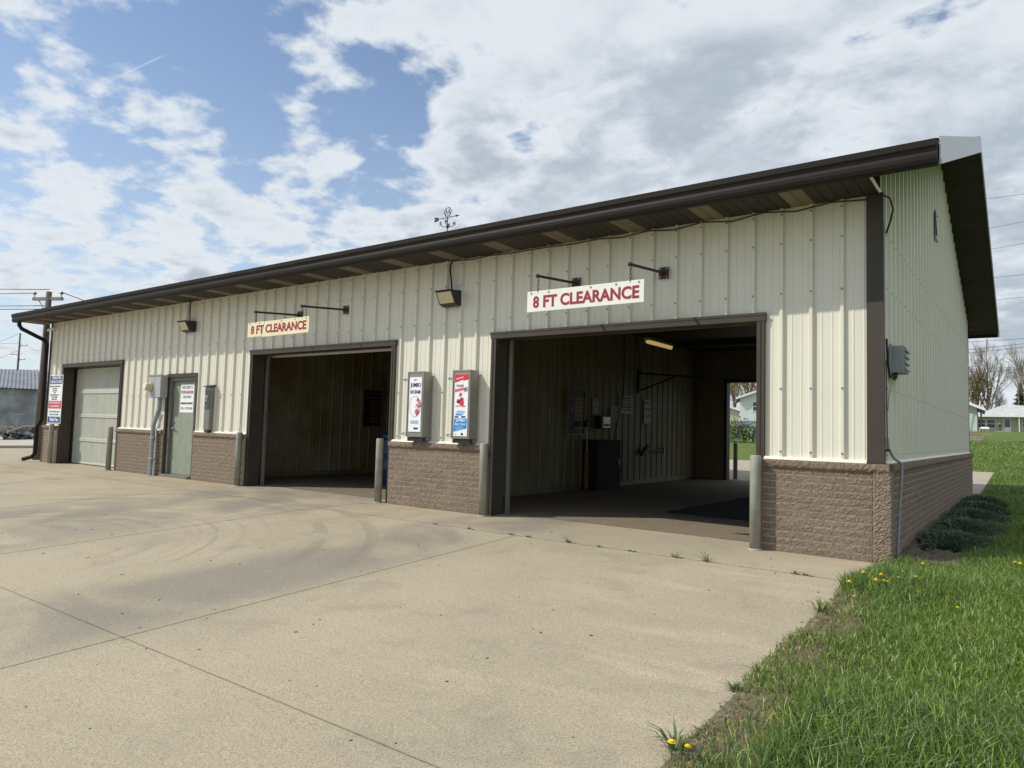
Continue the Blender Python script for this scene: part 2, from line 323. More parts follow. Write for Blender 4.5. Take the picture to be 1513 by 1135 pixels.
# ------------------------------------------------------------------ mesh helpers
def link(name, me, parent=None, loc=None):
    o = bpy.data.objects.new(name, me); COL.objects.link(o)
    if parent: o.parent = parent
    if loc is not None: o.location = loc
    return o
class MB:
    def __init__(s): s.v = []; s.f = []
    def quad(s, a, b, c, d):
        n = len(s.v); s.v += [tuple(a), tuple(b), tuple(c), tuple(d)]; s.f.append((n, n+1, n+2, n+3)); return s
    def tri(s, a, b, c):
        n = len(s.v); s.v += [tuple(a), tuple(b), tuple(c)]; s.f.append((n, n+1, n+2)); return s
    def box(s, x0, x1, y0, y1, z0, z1, bev=0.0):
        if bev: return s.bbox(x0, x1, y0, y1, z0, z1, bev)
        n = len(s.v); s.v += [(x, y, z) for z in (z0, z1) for y in (y0, y1) for x in (x0, x1)]
        s.f += [tuple(n+i for i in q) for q in ((0, 2, 3, 1), (4, 5, 7, 6), (0, 1, 5, 4), (2, 6, 7, 3), (0, 4, 6, 2), (1, 3, 7, 5))]; return s
    def bbox(s, x0, x1, y0, y1, z0, z1, b):
        # chamfered box from a convex set of 24 points
        X = (x0, x1); Y = (y0, y1); Z = (z0, z1); sg = (1, -1); idx = {}; n = len(s.v)
        for i in (0, 1):
            for j in (0, 1):
                for k in (0, 1):
                    for a in range(3):
                        q = [X[i]+sg[i]*b, Y[j]+sg[j]*b, Z[k]+sg[k]*b]; q[a] = (X[i], Y[j], Z[k])[a]
                        idx[(i, j, k, a)] = len(s.v); s.v.append(tuple(q))
        def add(l):
            P = [Vector(s.v[i]) for i in l]; c = sum(P, Vector())/len(P); nrm = (P[1]-P[0]).cross(P[2]-P[0])
            if nrm.dot(c-Vector(((x0+x1)/2, (y0+y1)/2, (z0+z1)/2))) < 0: l = l[::-1]
            s.f.append(tuple(l))
        for i in (0, 1):
            add([idx[(i, 0, 0, 0)], idx[(i, 1, 0, 0)], idx[(i, 1, 1, 0)], idx[(i, 0, 1, 0)]])
            add([idx[(0, i, 0, 1)], idx[(1, i, 0, 1)], idx[(1, i, 1, 1)], idx[(0, i, 1, 1)]])
            add([idx[(0, 0, i, 2)], idx[(1, 0, i, 2)], idx[(1, 1, i, 2)], idx[(0, 1, i, 2)]])
        for i in (0, 1):
            for j in (0, 1):
                add([idx[(i, j, 0, 0)], idx[(i, j, 1, 0)], idx[(i, j, 1, 1)], idx[(i, j, 0, 1)]])
                add([idx[(i, 0, j, 0)], idx[(i, 1, j, 0)], idx[(i, 1, j, 2)], idx[(i, 0, j, 2)]])
                add([idx[(0, i, j, 1)], idx[(1, i, j, 1)], idx[(1, i, j, 2)], idx[(0, i, j, 2)]])
                for k in (0, 1): add([idx[(i, j, k, 0)], idx[(i, j, k, 1)], idx[(i, j, k, 2)]])
        return s
    def tube(s, pts, r, n=8, cap=True, r1=None):
        pts = [Vector(p) for p in pts]; m = len(pts); base = len(s.v); prev = None
        for i, p in enumerate(pts):
            t = (pts[min(i+1, m-1)]-pts[max(i-1, 0)]).normalized()
            if prev is None:
                a = Vector((0, 0, 1)) if abs(t.z) < 0.9 else Vector((1, 0, 0)); u = t.cross(a).normalized()
            else:
                u = (prev - t*prev.dot(t)).normalized()
            prev = u; w = t.cross(u); rr = r if r1 is None else r+(r1-r)*i/max(1, m-1)
            for k in range(n):
                an = 2*math.pi*k/n; s.v.append(tuple(p+rr*(math.cos(an)*u+math.sin(an)*w)))
        for i in range(m-1):
            for k in range(n):
                a = base+i*n+k; b = base+i*n+(k+1) % n; s.f.append((a, b, b+n, a+n))
        if cap: s.f.append(tuple(base+k for k in range(n))[::-1]); s.f.append(tuple(base+(m-1)*n+k for k in range(n)))
        return s
    def prism(s, prof, a0, a1, axis):
        # prof: list of 2-D points; extruded along axis 0/1/2
        n = len(s.v); k = len(prof)
        for a in (a0, a1):
            for p, q in prof: s.v.append({0: (a, p, q), 1: (p, a, q), 2: (p, q, a)}[axis])
        for i in range(k): s.f.append((n+i, n+(i+1) % k, n+k+(i+1) % k, n+k+i))
        s.f.append(tuple(n+i for i in range(k))[::-1]); s.f.append(tuple(n+k+i for i in range(k))); return s
    def lathe(s, prof, c=(0, 0, 0), n=16):
        b = len(s.v); m = len(prof)
        for r, z in prof:
            for k in range(n):
                a = 2*math.pi*k/n; s.v.append((c[0]+r*math.cos(a), c[1]+r*math.sin(a), c[2]+z))
        for i in range(m-1):
            for k in range(n): s.f.append((b+i*n+k, b+i*n+(k+1) % n, b+(i+1)*n+(k+1) % n, b+(i+1)*n+k))
        s.f.append(tuple(b+k for k in range(n))[::-1]); s.f.append(tuple(b+(m-1)*n+k for k in range(n))); return s
    def poly(s, pts, y0, y1):
        # outline in x,z given thickness in y
        return s.prism([(p[0], p[1]) for p in pts], y0, y1, 1)
    def mesh(s, name, m, smooth=False):
        me = bpy.data.meshes.new(name); me.from_pydata(s.v, [], s.f); me.materials.append(M[m] if isinstance(m, str) else m)
        if smooth: me.polygons.foreach_set('use_smooth', [True]*len(me.polygons))
        me.update(); return me
    def build(s, name, m, parent=None, loc=None, smooth=False): return link(name, s.mesh(name, m, smooth), parent, loc)
def fast_mesh(name, V, F, m, tint=None):
    me = bpy.data.meshes.new(name); nv = len(V); nf = len(F); k = F.shape[1]
    me.vertices.add(nv); me.vertices.foreach_set('co', V.astype(np.float32).ravel())
    me.loops.add(nf*k); me.loops.foreach_set('vertex_index', F.astype(np.int32).ravel())
    me.polygons.add(nf); me.polygons.foreach_set('loop_start', np.arange(0, nf*k, k, dtype=np.int32)); me.polygons.foreach_set('loop_total', np.full(nf, k, dtype=np.int32))
    if tint is not None:
        at_ = me.color_attributes.new('tint', 'FLOAT_COLOR', 'POINT'); at_.data.foreach_set('color', np.c_[tint, np.ones(nv)].astype(np.float32).ravel())
    me.materials.append(M[m]); me.update(calc_edges=True); return me
def tag(o, label, cat, group=None):
    o['label'] = label; o['category'] = cat
    if group: o['group'] = group
    return o
def thing(name, label, cat, loc=(0, 0, 0), rz=0.0, group=None):
    o = bpy.data.objects.new(name, None); COL.objects.link(o); o.location = loc; o.rotation_euler = (0, 0, rz); o.empty_display_size = 0.2
    return tag(o, label, cat, group)
def struct(o): o['kind'] = 'structure'; return o
def stuff(o): o['kind'] = 'stuff'; return o
def dup(root, loc, rz=None, label=None):
    r = root.copy(); COL.objects.link(r); r.location = loc
    if rz is not None: r.rotation_euler = (0, 0, rz)
    if label: r['label'] = label
    for ch in list(root.children):
        c = ch.copy(); COL.objects.link(c); c.parent = r
        for g in list(ch.children):
            d = g.copy(); COL.objects.link(d); d.parent = c
    return r
def text(body, h, parent, m, x=0, y=0, z=0, width=None, bold=0.0, name='lettering', depth=0.002):
    """lettering standing in the local xz plane facing -y; (x, z) is its centre"""
    c = bpy.data.curves.new('t', 'FONT'); c.body = body; c.size = h*1.38; c.align_x = 'CENTER'; c.align_y = 'CENTER'; c.offset = bold; c.extrude = depth; c.resolution_u = 3
    o = bpy.data.objects.new('t', c); COL.objects.link(o); bpy.context.view_layer.update()
    me = bpy.data.meshes.new_from_object(o.evaluated_get(bpy.context.evaluated_depsgraph_get())); bpy.data.objects.remove(o); bpy.data.curves.remove(c)
    co = np.empty(len(me.vertices)*3, np.float32); me.vertices.foreach_get('co', co); co = co.reshape(-1, 3)
    if len(co):
        lo = co.min(0); hi = co.max(0); co[:, :2] -= ((lo+hi)/2)[:2]
        sx = 1.0 if width is None else width/max(1e-6, (hi-lo)[0]); sy = h/max(1e-6, (hi-lo)[1]) if body.isupper() or body.replace(' ', '').isalnum() else 1.0
        new = np.c_[x+co[:, 0]*sx, y-co[:, 2], z+co[:, 1]*sy]; me.vertices.foreach_set('co', new.astype(np.float32).ravel())
    me.materials.clear(); me.materials.append(M[m]); me.update(); me.name = name
    return link(name, me, parent)

# ================================================================== GROUND
LOTX1 = -0.03
def ground():
    xs = sorted(set([-400, -250, -160, -110, -90, -72, -60, -50, -42, -37, -30, -25, -21, -20.9, -16, -12, -8, -4, -1, LOTX1-0.02, LOTX1, 0.2, 0.22] + [0.5+0.5*i for i in range(16)] + [9, 12, 16, 22, 30, 45, 70, 110, 180, 400]))
    ys = sorted(set([-80, -60, -40, -25, -14, -11] + [-9+0.5*i for i in range(16)] + [-1.25, 0, 3, 6, 9, 11.3, 13, 16, 18.9, 18.95, 21, 25, 30, 36, 45, 56, 68, 90, 119, 160, 220, 300, 600]))
    V = []; F = []
    for y in ys:
        for x in xs:
            d = 0.0
            if x < LOTX1 and y < 18.93 and x > -72: d = 0.10
            elif x < 0.21 and 11.2 < y < 18.93: d = 0.10
            V.append((x, y, H(x, y)-d+(0.012 if d == 0 else 0)))
    n = len(xs)
    for j in range(len(ys)-1):
        for i in range(n-1): F.append((j*n+i, j*n+i+1, (j+1)*n+i+1, (j+1)*n+i))
    me = bpy.data.meshes.new('lawn'); me.from_pydata(V, [], F); me.materials.append(M['lawn']); me.polygons.foreach_set('use_smooth', [False]*len(F)); me.update()
    return struct(link('lawn', me))
ground()
def slab_mesh(x0, x1, y0, y1, gap=0.006, top=0.0, nx=1):
    mb = MB(); xs = np.linspace(x0+gap, x1-gap, nx+1); ge = [0.019 if abs(q+1.25) < .01 else (.015 if abs(q-.33) < .01 else gap) for q in (y0, y1)]; yy = [y0+ge[0], y1-ge[1]]
    for i in range(nx):
        a, b = xs[i], xs[i+1]
        P = [(a, yy[0]), (b, yy[0]), (b, yy[1]), (a, yy[1])]
        T = [(q[0], q[1], H(*q)+top) for q in P]; B = [(q[0], q[1], H(*q)-0.09) for q in P]
        mb.quad(*T); mb.quad(B[1], B[0], T[0], T[1]) if False else mb.quad(B[0], B[1], T[1], T[0]); mb.quad(B[2], B[3], T[3], T[2])
        if i == 0: mb.quad(B[3], B[0], T[0], T[3])
        if i == nx-1: mb.quad(B[1], B[2], T[2], T[1])
    return mb
def lot():
    base = MB()
    ys = [-40, -25, -14, -10.68, -5.9, -1.25, 0.33, 11.3, 30]; xs = [-44, -37, -30, -25, -21, -17.75, -14.2, -10.65, -7.1, -3.55, LOTX1-0.02]
    for i in range(len(xs)-1):
        for j in range(len(ys)-1):
            if xs[i] >= -21 and j >= 6: continue
            P = [(xs[i], ys[j]), (xs[i+1], ys[j]), (xs[i+1], ys[j+1]), (xs[i], ys[j+1])]
            base.quad(*[(q[0], q[1], H(*q)-0.045) for q in P])
    r = struct(base.build('concrete_lot', 'joint'))
    ys2 = [-25.1, -20.3, -15.5, -14, -10.75, -5.57, -1.25]; xj = [LOTX1, -3.53, -7.1, -10.65, -14.2, -17.75, -21.3, -25.5, -30, -37]
    for i in range(len(xj)-1):
        for j in range(len(ys2)-1):
            slab_mesh(xj[i+1], xj[i], ys2[j], ys2[j+1], 0.006 if xj[i] > -6 else 0.011).build('slab', 'conc', r)
    for a, b in ((LOTX1, -7.1), (-7.1, -14.2), (-14.2, -21.3)):
        slab_mesh(b, a, -1.25, 0.33, 0.010).build('slab', 'conc', r)
    for i in range(6, len(xj)-1):
        for y0, y1 in ((-1.25, 4), (4, 11.3), (11.3, 20), (20, 30)): slab_mesh(xj[i+1], xj[i], y0, y1, 0.006).build('slab', 'conc', r)
    rs = MB()
    for a, b in ((-7.1, 0.2), (-14.2, -7.1), (-21.3, -14.2)):
        rs.quad(*[(x, y, H(x, y)+0.0) for x, y in ((a+.006, 11.36), (b-.006, 11.36), (b-.006, 18.9), (a+.006, 18.9))]); 
        rs.quad((b-.006, 11.36, -0.1), (b-.006, 18.9, 0.1), (b-.006, 18.9, H(0, 18.9)), (b-.006, 11.36, H(0, 11.36)))
    struct(rs.build('rear_apron', 'conc2'))
    # street side: kerb, pale gravel yard
    k = MB()
    for j in range(12):
        y0, y1 = -60+j*10, -50+j*10; k.box(-37.45, -37.02, y0+.01, y1-.01, H(-37, 0)+min(0, H(0, y0))-0.2, H(-37, 0)+min(0, max(H(0, y0), H(0, y1)))+0.12)
    struct(k.build('kerb', 'conc2'))
    g = MB()
    xs = [-37.5, -50, -72, -90]; ys = [-60, -40, -25, -14, -1.25, 11.3, 30, 68, 110]
    for i in range(len(xs)-1):
        for j in range(len(ys)-1):
            P = [(xs[i+1], ys[j]), (xs[i], ys[j]), (xs[i], ys[j+1]), (xs[i+1], ys[j+1])]; g.quad(*[(q[0], q[1], H(*q)+0.05) for q in P])
    struct(g.build('gravel_yard', 'gravel'))
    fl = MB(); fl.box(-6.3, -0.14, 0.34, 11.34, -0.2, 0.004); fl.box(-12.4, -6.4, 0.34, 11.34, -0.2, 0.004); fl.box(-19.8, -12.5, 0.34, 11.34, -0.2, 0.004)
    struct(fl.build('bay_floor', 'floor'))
lot()

# ================================================================== CAR WASH BUILDING
P12 = 0.3048; RX0 = -0.34838; ZB = 0.962; ZW = 3.70; XL = -19.95; BD = 11.2; BO = 0.09
D1 = (-19.09, -15.84); DM = (-13.80, -12.56); D2 = (-10.75, -6.85); D3 = (-4.93, -1.13); DTOP = 2.555; MTOP = 2.17
bld = thing('car_wash_building', 'long cream metal-sided car wash with brown roof trim and brick base', 'building', (-10, 5.6, 0))
def part(mb, name, m, parent=bld, smooth=False):
    o = mb.build(name, m, parent, None, smooth); o.matrix_parent_inverse = Matrix.Translation((10, -5.6, 0)) if parent is bld else Matrix(); return o
def profile(s0, s1, ribs, h=0.036, minor=0.004):
    """(s, out) polyline of ribbed sheet between s0<s1"""
    pts = []
    for r in ribs:
        pts += [(r-.030, 0), (r-.015, h), (r+.015, h), (r+.030, 0)]
        for q in (r-P12/2-.05, r-P12/2+.05): pts += [(q-.010, 0), (q-.004, minor), (q+.004, minor), (q+.010, 0)]
    pts.sort(); out = [s0]+[p[0] for p in pts if s0 < p[0] < s1]+[s1]
    X = [p[0] for p in pts]; Y = [p[1] for p in pts]
    return [(a, float(np.interp(a, X, Y))) for a in out]
def sheet(prof, zf0, zf1, tf):
    mb = MB()
    for s, o in prof: mb.v.append(tf(s, o, zf0(s))); mb.v.append(tf(s, o, zf1(s)))
    for i in range(len(prof)-1): mb.f.append((2*i, 2*i+2, 2*i+3, 2*i+1))
    return mb
front_tf = lambda s, o, z: (s, -o, z)
ribsx = [RX0+P12*(2)-P12*i for i in range(75)]
def front_panels():
    edges = [0.0]+[RX0+0.05-P12*3*k for k in range(0, 30)]
    segs = [(XL, D1[0], ZB, ZW), (D1[0], D1[1], DTOP, ZW), (D1[1], DM[0], ZB, ZW), (DM[0], DM[1], MTOP, ZW), (DM[1], D2[0], ZB, ZW), (D2[0], D2[1], DTOP, ZW), (D2[1], D3[0], ZB, ZW), (D3[0], D3[1], DTOP, ZW), (D3[1], -0.08, ZB, ZW)]
    for a, b, z0, z1 in segs:
        cuts = sorted([a, b]+[e for e in edges if a+.02 < e < b-.02])
        for c, d in zip(cuts[:-1], cuts[1:]):
            mb = sheet(profile(c, d, ribsx), lambda s: z0+0.012, lambda s: z1, front_tf); mb.f = [f for f in mb.f]
            part(mb, 'wall_panel', 'cream')
    core = MB()
    for a, b, z0, z1 in segs:
        core.box(a+0.02, min(b, -0.05)-0.02, 0.012, 0.205, z0+0.03, z1-0.02)
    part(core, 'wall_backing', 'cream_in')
    sc = MB()
    for r in ribsx:
        if not XL+.1 < r < -.2: continue
        for z in (1.05, 1.72, 2.75, 3.3, 3.62):
            ok = True
            for d, t in ((D1, DTOP), (DM, MTOP), (D2, DTOP), (D3, DTOP)):
                if d[0]-.1 < r < d[1]+.1 and z < t+.08: ok = False
            if ok: sc.box(r-.008, r+.008, -.043, -.036, z-.008, z+.008)
    stuff(part(sc, 'screws', 'insul'))
front_panels()
RS = (6.12-3.88)/6.3; RIDGE = 5.6
def roofz(y): return 3.88+RS*((y+0.70) if y <= RIDGE else (11.9-y))
def side_panels():
    rib = [0.16+P12*i for i in range(-2, 42)]; tf = lambda s, o, z: (o, s, z)
    ed = [0.03]+[0.16+0.05+P12*3*k for k in range(0, 13) if 0.16+.05+P12*3*k < BD-.2]+[BD]
    for a, b in zip(ed[:-1], ed[1:]):
        pr = profile(a, b, rib)
        if a < RIDGE < b: pr = sorted(pr+[(RIDGE, 0.0)])
        part(sheet(pr, lambda s: ZB+.012, lambda s: roofz(s)-0.17, tf), 'wall_panel', 'cream')
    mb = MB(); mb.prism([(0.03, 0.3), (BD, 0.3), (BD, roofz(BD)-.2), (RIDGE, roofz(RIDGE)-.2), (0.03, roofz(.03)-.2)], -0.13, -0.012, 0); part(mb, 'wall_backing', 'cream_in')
    mb = MB(); mb.prism([(0.03, 0.0), (BD, 0.0), (BD, roofz(BD)-.2), (RIDGE, roofz(RIDGE)-.2), (0.03, roofz(.03)-.2)], XL, XL+0.14, 0); part(mb, 'end_wall', 'cream')
    sc = MB()
    for r in rib:
        for z in (1.05, 1.72, 2.75, 3.3):
            if .1 < r < BD-.1: sc.box(.036, .042, r-.006, r+.006, z-.006, z+.006)
    stuff(part(sc, 'screws', 'insul'))
    # rear wall with the open rear doorway of the near bay
    rw = MB(); y0, y1 = BD-.16, BD
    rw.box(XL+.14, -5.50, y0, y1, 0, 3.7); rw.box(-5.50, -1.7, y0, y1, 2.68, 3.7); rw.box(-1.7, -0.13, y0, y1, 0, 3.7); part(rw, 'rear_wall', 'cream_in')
    t = MB(); t.box(-5.54, -5.46, y0-.05, y1+.03, 0, 2.72); t.box(-1.74, -1.66, y0-.05, y1+.03, 0, 2.72); t.box(-5.459, -1.741, y0-.05, y1+.03, 2.63, 2.70); part(t, 'rear_door_trim', 'brown')
side_panels()
def trims():
    mb = MB(); mb.box(-.118, .038, -.042, .03, ZB+.005, ZW+.0); part(mb, 'corner_trim', 'brown')
    mb = MB(); mb.box(XL-.036, XL+.10, -.040, .03, ZB+.005, ZW); part(mb, 'corner_trim', 'brown')
    mb = MB(); mb.box(-.03, .040, BD-.05, BD+.04, ZB+.005, 3.9); part(mb, 'corner_trim', 'gutter')
    for d, t in ((D1, DTOP), (D2, DTOP), (D3, DTOP)):
        w = 0.085
        h = MB(); h.box(d[0]-.01, d[1]+.01, -.050, .212, t-.085, t); h.box(d[0]-.02, d[1]+.02, -.056, -.0505, t-.022, t+.006); part(h, 'door_header', 'brown')
        for a, b in ((d[0], d[0]+w), (d[1]-w, d[1])):
            j = MB(); j.box(a, b, -.045, .215, 0.004, t-.086); j.box(a+(b-a)*.42, a+(b-a)*.50, -.052, -.046, 0.01, t-.09); part(j, 'door_jamb', 'brown')
    for a, b in ((XL+.1, D1[0]), (D1[1], DM[0]), (DM[1], D2[0]), (D2[1], D3[0]), (D3[1], -.119)):
        f = MB(); f.prism([(-.002, ZB+.034), (-.040, ZB+.031), (-.046, ZB+.016), (-.066, ZB+.006), (-.066, ZB+.001), (-.002, ZB+.001)], a+.002, b-.002, 0); part(f, 'base_flashing', 'flash')
    f = MB(); f.prism([(.002, ZB+.03), (.034, ZB+.028), (.060, ZB+.006), (.060, ZB+.001), (.002, ZB+.001)], .036, BD-.06, 1)
    f.v = [(x, y, z) for (x, y, z) in f.v]; part(f, 'base_flashing', 'cream')
trims()
# ---------------------------------------------------------------- brick base
CH = ZB/13.0; BL = 0.2032
def brick_variants(n=10):
    out = []
    for k in range(n):
        r = np.random.default_rng(100+k); nx, nz = 8, 3; mb = MB(); L, Hh = BL-.005, CH-.0095
        for j in range(nz+1):
            for i in range(nx+1):
                e = i in (0, nx) or j in (0, nz); d = r.uniform(0.004, .008) if e else r.uniform(.004, .0115)
                mb.v.append((L*i/nx, -d, Hh*j/nz))
        nf = len(mb.v)
        for j in range(nz):
            for i in range(nx): a = j*(nx+1)+i; mb.f.append((a, a+1, a+nx+2, a+nx+1))
        mb.v += [(0, .05, 0), (L, .05, 0), (L, .05, Hh), (0, .05, Hh)]
        mb.f.append(tuple([nf, nf+1]+[i for i in range(nx, -1, -1)])); mb.f.append(tuple([nf+2, nf+3]+[nz*(nx+1)+i for i in range(nx+1)]))
        mb.f.append(tuple([nf+3, nf]+[j*(nx+1) for j in range(nz+1)])); mb.f.append(tuple([nf+1, nf+2]+[j*(nx+1)+nx for j in range(nz, -1, -1)]))
        out.append((mb, mb.mesh('brick', 'brick')))
    return out
BV = brick_variants()
def wainscot():
    piers = [('front', -1.13, BO-.15), ('front', -6.86, -4.95), ('front', -12.54, -10.77), ('front', -15.83, -13.78), ('front', XL-.04, -19.1), ('side', 0.06, BD+BO)]
    left = 298
    for fi, (kind, a, b) in enumerate(piers):
        core = MB()
        if kind == 'front': core.box(a, b, -BO+.011, .02, 0.0, ZB-CH)
        else: core.box(-.02, BO-.011, a-.05, b-.02, 0.0, ZB-CH)
        w = part(core, 'brick_base', 'mortar')
        cap = MB(); seg = 0.4; n = max(1, round((b-a)/seg))
        hi = b if not (kind == 'front' and fi == 0) else BO
        edges = np.linspace(a, hi, n+1)
        for i in range(n):
            c = MB(); g = .002
            lo_, hi_ = edges[i]+g, edges[i+1]-g; nn = 14; s_ = np.linspace(lo_, hi_, nn+1)
            y_out = -BO-.018
            for q in range(nn+1):
                for (oy, oz) in ((.06, 0), (-.0, 0), (-.008, .25), (-.006, .7), (.0, 1.0), (.06, 1.0)):
                    jj = random.uniform(-.005, .005) if 0 < oz < 1 or oy <= 0 else 0
                    s0, s1, s2 = s_[q], y_out+oy+jj, ZB-CH+CH*oz
                    c.v.append((s0, s1, s2) if kind == 'front' else (-s1, s0, s2))
            for q in range(nn):
                for e in range(5):
                    i0 = q*6+e; f = (i0, i0+1, i0+7, i0+6); c.f.append(f)
            c.f.append(tuple(range(6))); c.f.append(tuple(nn*6+k for k in range(6)))
            o = c.build('cap_block', 'brick', w)
        top = MB()
        if kind == 'front': top.box(a, b+.02, -BO+.04, .0, ZB-CH, ZB-.004)
        else: top.box(0, BO-.04, a, b-.03, ZB-CH, ZB-.004)
        top.build('cap_core', 'mortar', w)
        rest = MB()
        for c in range(12):
            z = c*CH+.003; s = a - (BL/2 if c % 2 else 0.0)
            while s < b-.01:
                s0, s1 = max(s, a), min(s+BL, b); s += BL
                if s1-s0 < .03: continue
                vi = random.randrange(len(BV)); sc = (s1-s0-.006)/(BL-.006); near = left > 0 and ((fi == 0) or (fi == 1) or (kind == 'side' and s0 < 2.3))
                if near:
                    o = link('brick', BV[vi][1], w); left -= 1
                    if kind == 'front': o.location = (s0+.003, -BO+.012, z); o.scale = (sc, 1, 1)
                    else: o.location = (BO-.012, s0+.003, z); o.rotation_euler = (0, 0, math.pi/2); o.scale = (sc, 1, 1)
                else:
                    n0 = len(rest.v)
                    for (x, y, zz) in BV[vi][0].v:
                        rest.v.append((s0+.003+x*sc, -BO+.012+y, z+zz) if kind == 'front' else (BO-.012-y, s0+.003+x*sc, z+zz))
                    rest.f += [tuple(n0+i for i in f) for f in BV[vi][0].f]
        if rest.v: stuff(rest.build('brick_field', 'brick', w))
        if fi == 0:
            # tall rough corner unit
            c = MB(); nx, nz = 12, 70; r = np.random.default_rng(5); X0, X1 = BO-.147, BO+.012
            for j in range(nz+1):
                for i in range(nx+1): c.v.append((X0+(X1-X0)*i/nx, -BO-.004+(-r.uniform(0, .010) if 0 < i < nx else r.uniform(-.004, .004)), (ZB-CH)*j/nz))
            for j in range(nz):
                for i in range(nx): q = j*(nx+1)+i; c.f.append((q, q+1, q+nx+2, q+nx+1))
            n0 = len(c.v)
            for j in range(nz+1):
                for i in range(5): c.v.append((X1+(r.uniform(0, .012) if 0 < i < 4 else 0), c.v[j*(nx+1)+nx][1]+.15*i/4, (ZB-CH)*j/nz))
            for j in range(nz):
                for i in range(4): q = n0+j*5+i; c.f.append((q, q+1, q+6, q+5))
            c.build('corner_block', 'brick', w)
wainscot()
# ---------------------------------------------------------------- roof
def roof():
    X0, X1 = -20.55, 0.585
    prof = profile(X0, X1, [RX0+P12*3-P12*i for i in range(80)], 0.020, 0.0)
    for nm, y0, y1 in (('front', -0.72, RIDGE), ('rear', RIDGE, 11.92)):
        mb = MB()
        for s, o in prof: mb.v.append((s, y0, roofz(y0)+o)); mb.v.append((s, y1, roofz(y1)+o))
        for i in range(len(prof)-1): mb.f.append((2*i, 2*i+2, 2*i+3, 2*i+1))
        r = part(mb, 'roof', 'roof')
        u = MB(); u.quad((X0, y0, roofz(y0)-.05), (X0, y1, roofz(y1)-.05), (X1, y1, roofz(y1)-.05), (X1, y0, roofz(y0)-.05)); u.quad((X0, y0, roofz(y0)-.05), (X1, y0, roofz(y0)-.05), (X1, y0, roofz(y0)), (X0, y0, roofz(y0))); u.build('roof_deck', 'roof', r)
    c = MB(); c.prism([(RIDGE-.2, roofz(RIDGE-.2)+.035), (RIDGE, roofz(RIDGE)+.05), (RIDGE+.2, roofz(RIDGE+.2)+.035), (RIDGE, roofz(RIDGE)+.03)], X0, X1, 0); part(c, 'ridge_cap', 'roof')
    for ys, sg in ((-.66, 1), (11.86, -1)):
        g = MB(); pr = [(0, 3.865), (0, 3.67), (-.012, 3.655), (-.085, 3.652), (-.105, 3.668), (-.118, 3.70), (-.120, 3.735), (-.112, 3.765), (-.122, 3.79), (-.136, 3.81), (-.138, 3.868), (-.128, 3.872), (-.126, 3.85), (-.012, 3.85)]
        pr = [(ys+sg*y, z) for y, z in pr]; g.prism(pr, X0, X1-.008, 0); part(g, 'gutter', 'gutter')
    # fascia board + front soffit strips
    f = MB(); f.box(X0+.02, X1-.02, -.655, -.63, 3.70, 3.86); part(f, 'fascia', 'gutter')
    me = [MB().prism([(0, 0), (.110, 0), (.114, .006), (.119, .006), (.119, .010), (0, .010)], -.645, .006, 1).mesh('soffit_panel', m) for m in ('soffit', 'soffit_tan')]
    ph = 0.66
    for k in range(0, 168):
        x = -.122*(k+1); tan = (k+1) % 8 in (6, 7)
        o = link('soffit_panel', me[1 if tan else 0], bld); o.matrix_parent_inverse = Matrix.Translation((10, -5.6, 0)); o.location = (x, 0, ZW-.006)
    e = MB(); e.box(.0, .012, -.645, 0.02, ZW-.008, ZW+.03); part(e, 'soffit_end_trim', 'flash')
    # rake overhang: soffit boards across the overhang, pale fascia
    for a, b in ((-.62, RIDGE), (RIDGE, 11.85)):
        n = 30; ys = np.linspace(a, b, n+1)
        for i in range(n):
            y0, y1 = ys[i]+.002, ys[i+1]-.002; z0, z1 = roofz(y0)-.19, roofz(y1)-.19
            s = MB(); s.prism([(y0, z0+.012), (y0, z0), (y0+.012, z0+RS*.012*(1 if a < 5 else -1)-.005), (y1, z1-.005), (y1, z1+.012)], .034, .575, 0); part(s, 'rake_soffit_board', 'soffit')
    for a, b in ((-.70, RIDGE), (RIDGE, 11.92)):
        n = 4; ys = np.linspace(a, b, n+1)
        for i in range(n):
            y0, y1 = ys[i]+.001, ys[i+1]-.001
            s = MB(); s.prism([(y0, roofz(y0)+.035), (y0, roofz(y0)-.215), (y1, roofz(y1)-.215), (y1, roofz(y1)+.035)], .586, .597, 0)
            s.prism([(y0, roofz(y0)-.175), (y0, roofz(y0)-.22), (y1, roofz(y1)-.22), (y1, roofz(y1)-.175)], .5975, .606, 0)
            q = part(s, 'rake_fascia', 'rake')
    # left rake closing
    s = MB(); s.prism([(-.70, roofz(-.7)+.03), (-.70, 3.69), (0.0, 3.69), (RIDGE, roofz(RIDGE)-.2), (11.9, 3.69), (11.92, roofz(11.92)+.03), (RIDGE, roofz(RIDGE)+.03)], X0-.012, X0-.001, 0); part(s, 'rake_fascia', 'gutter')
roof()
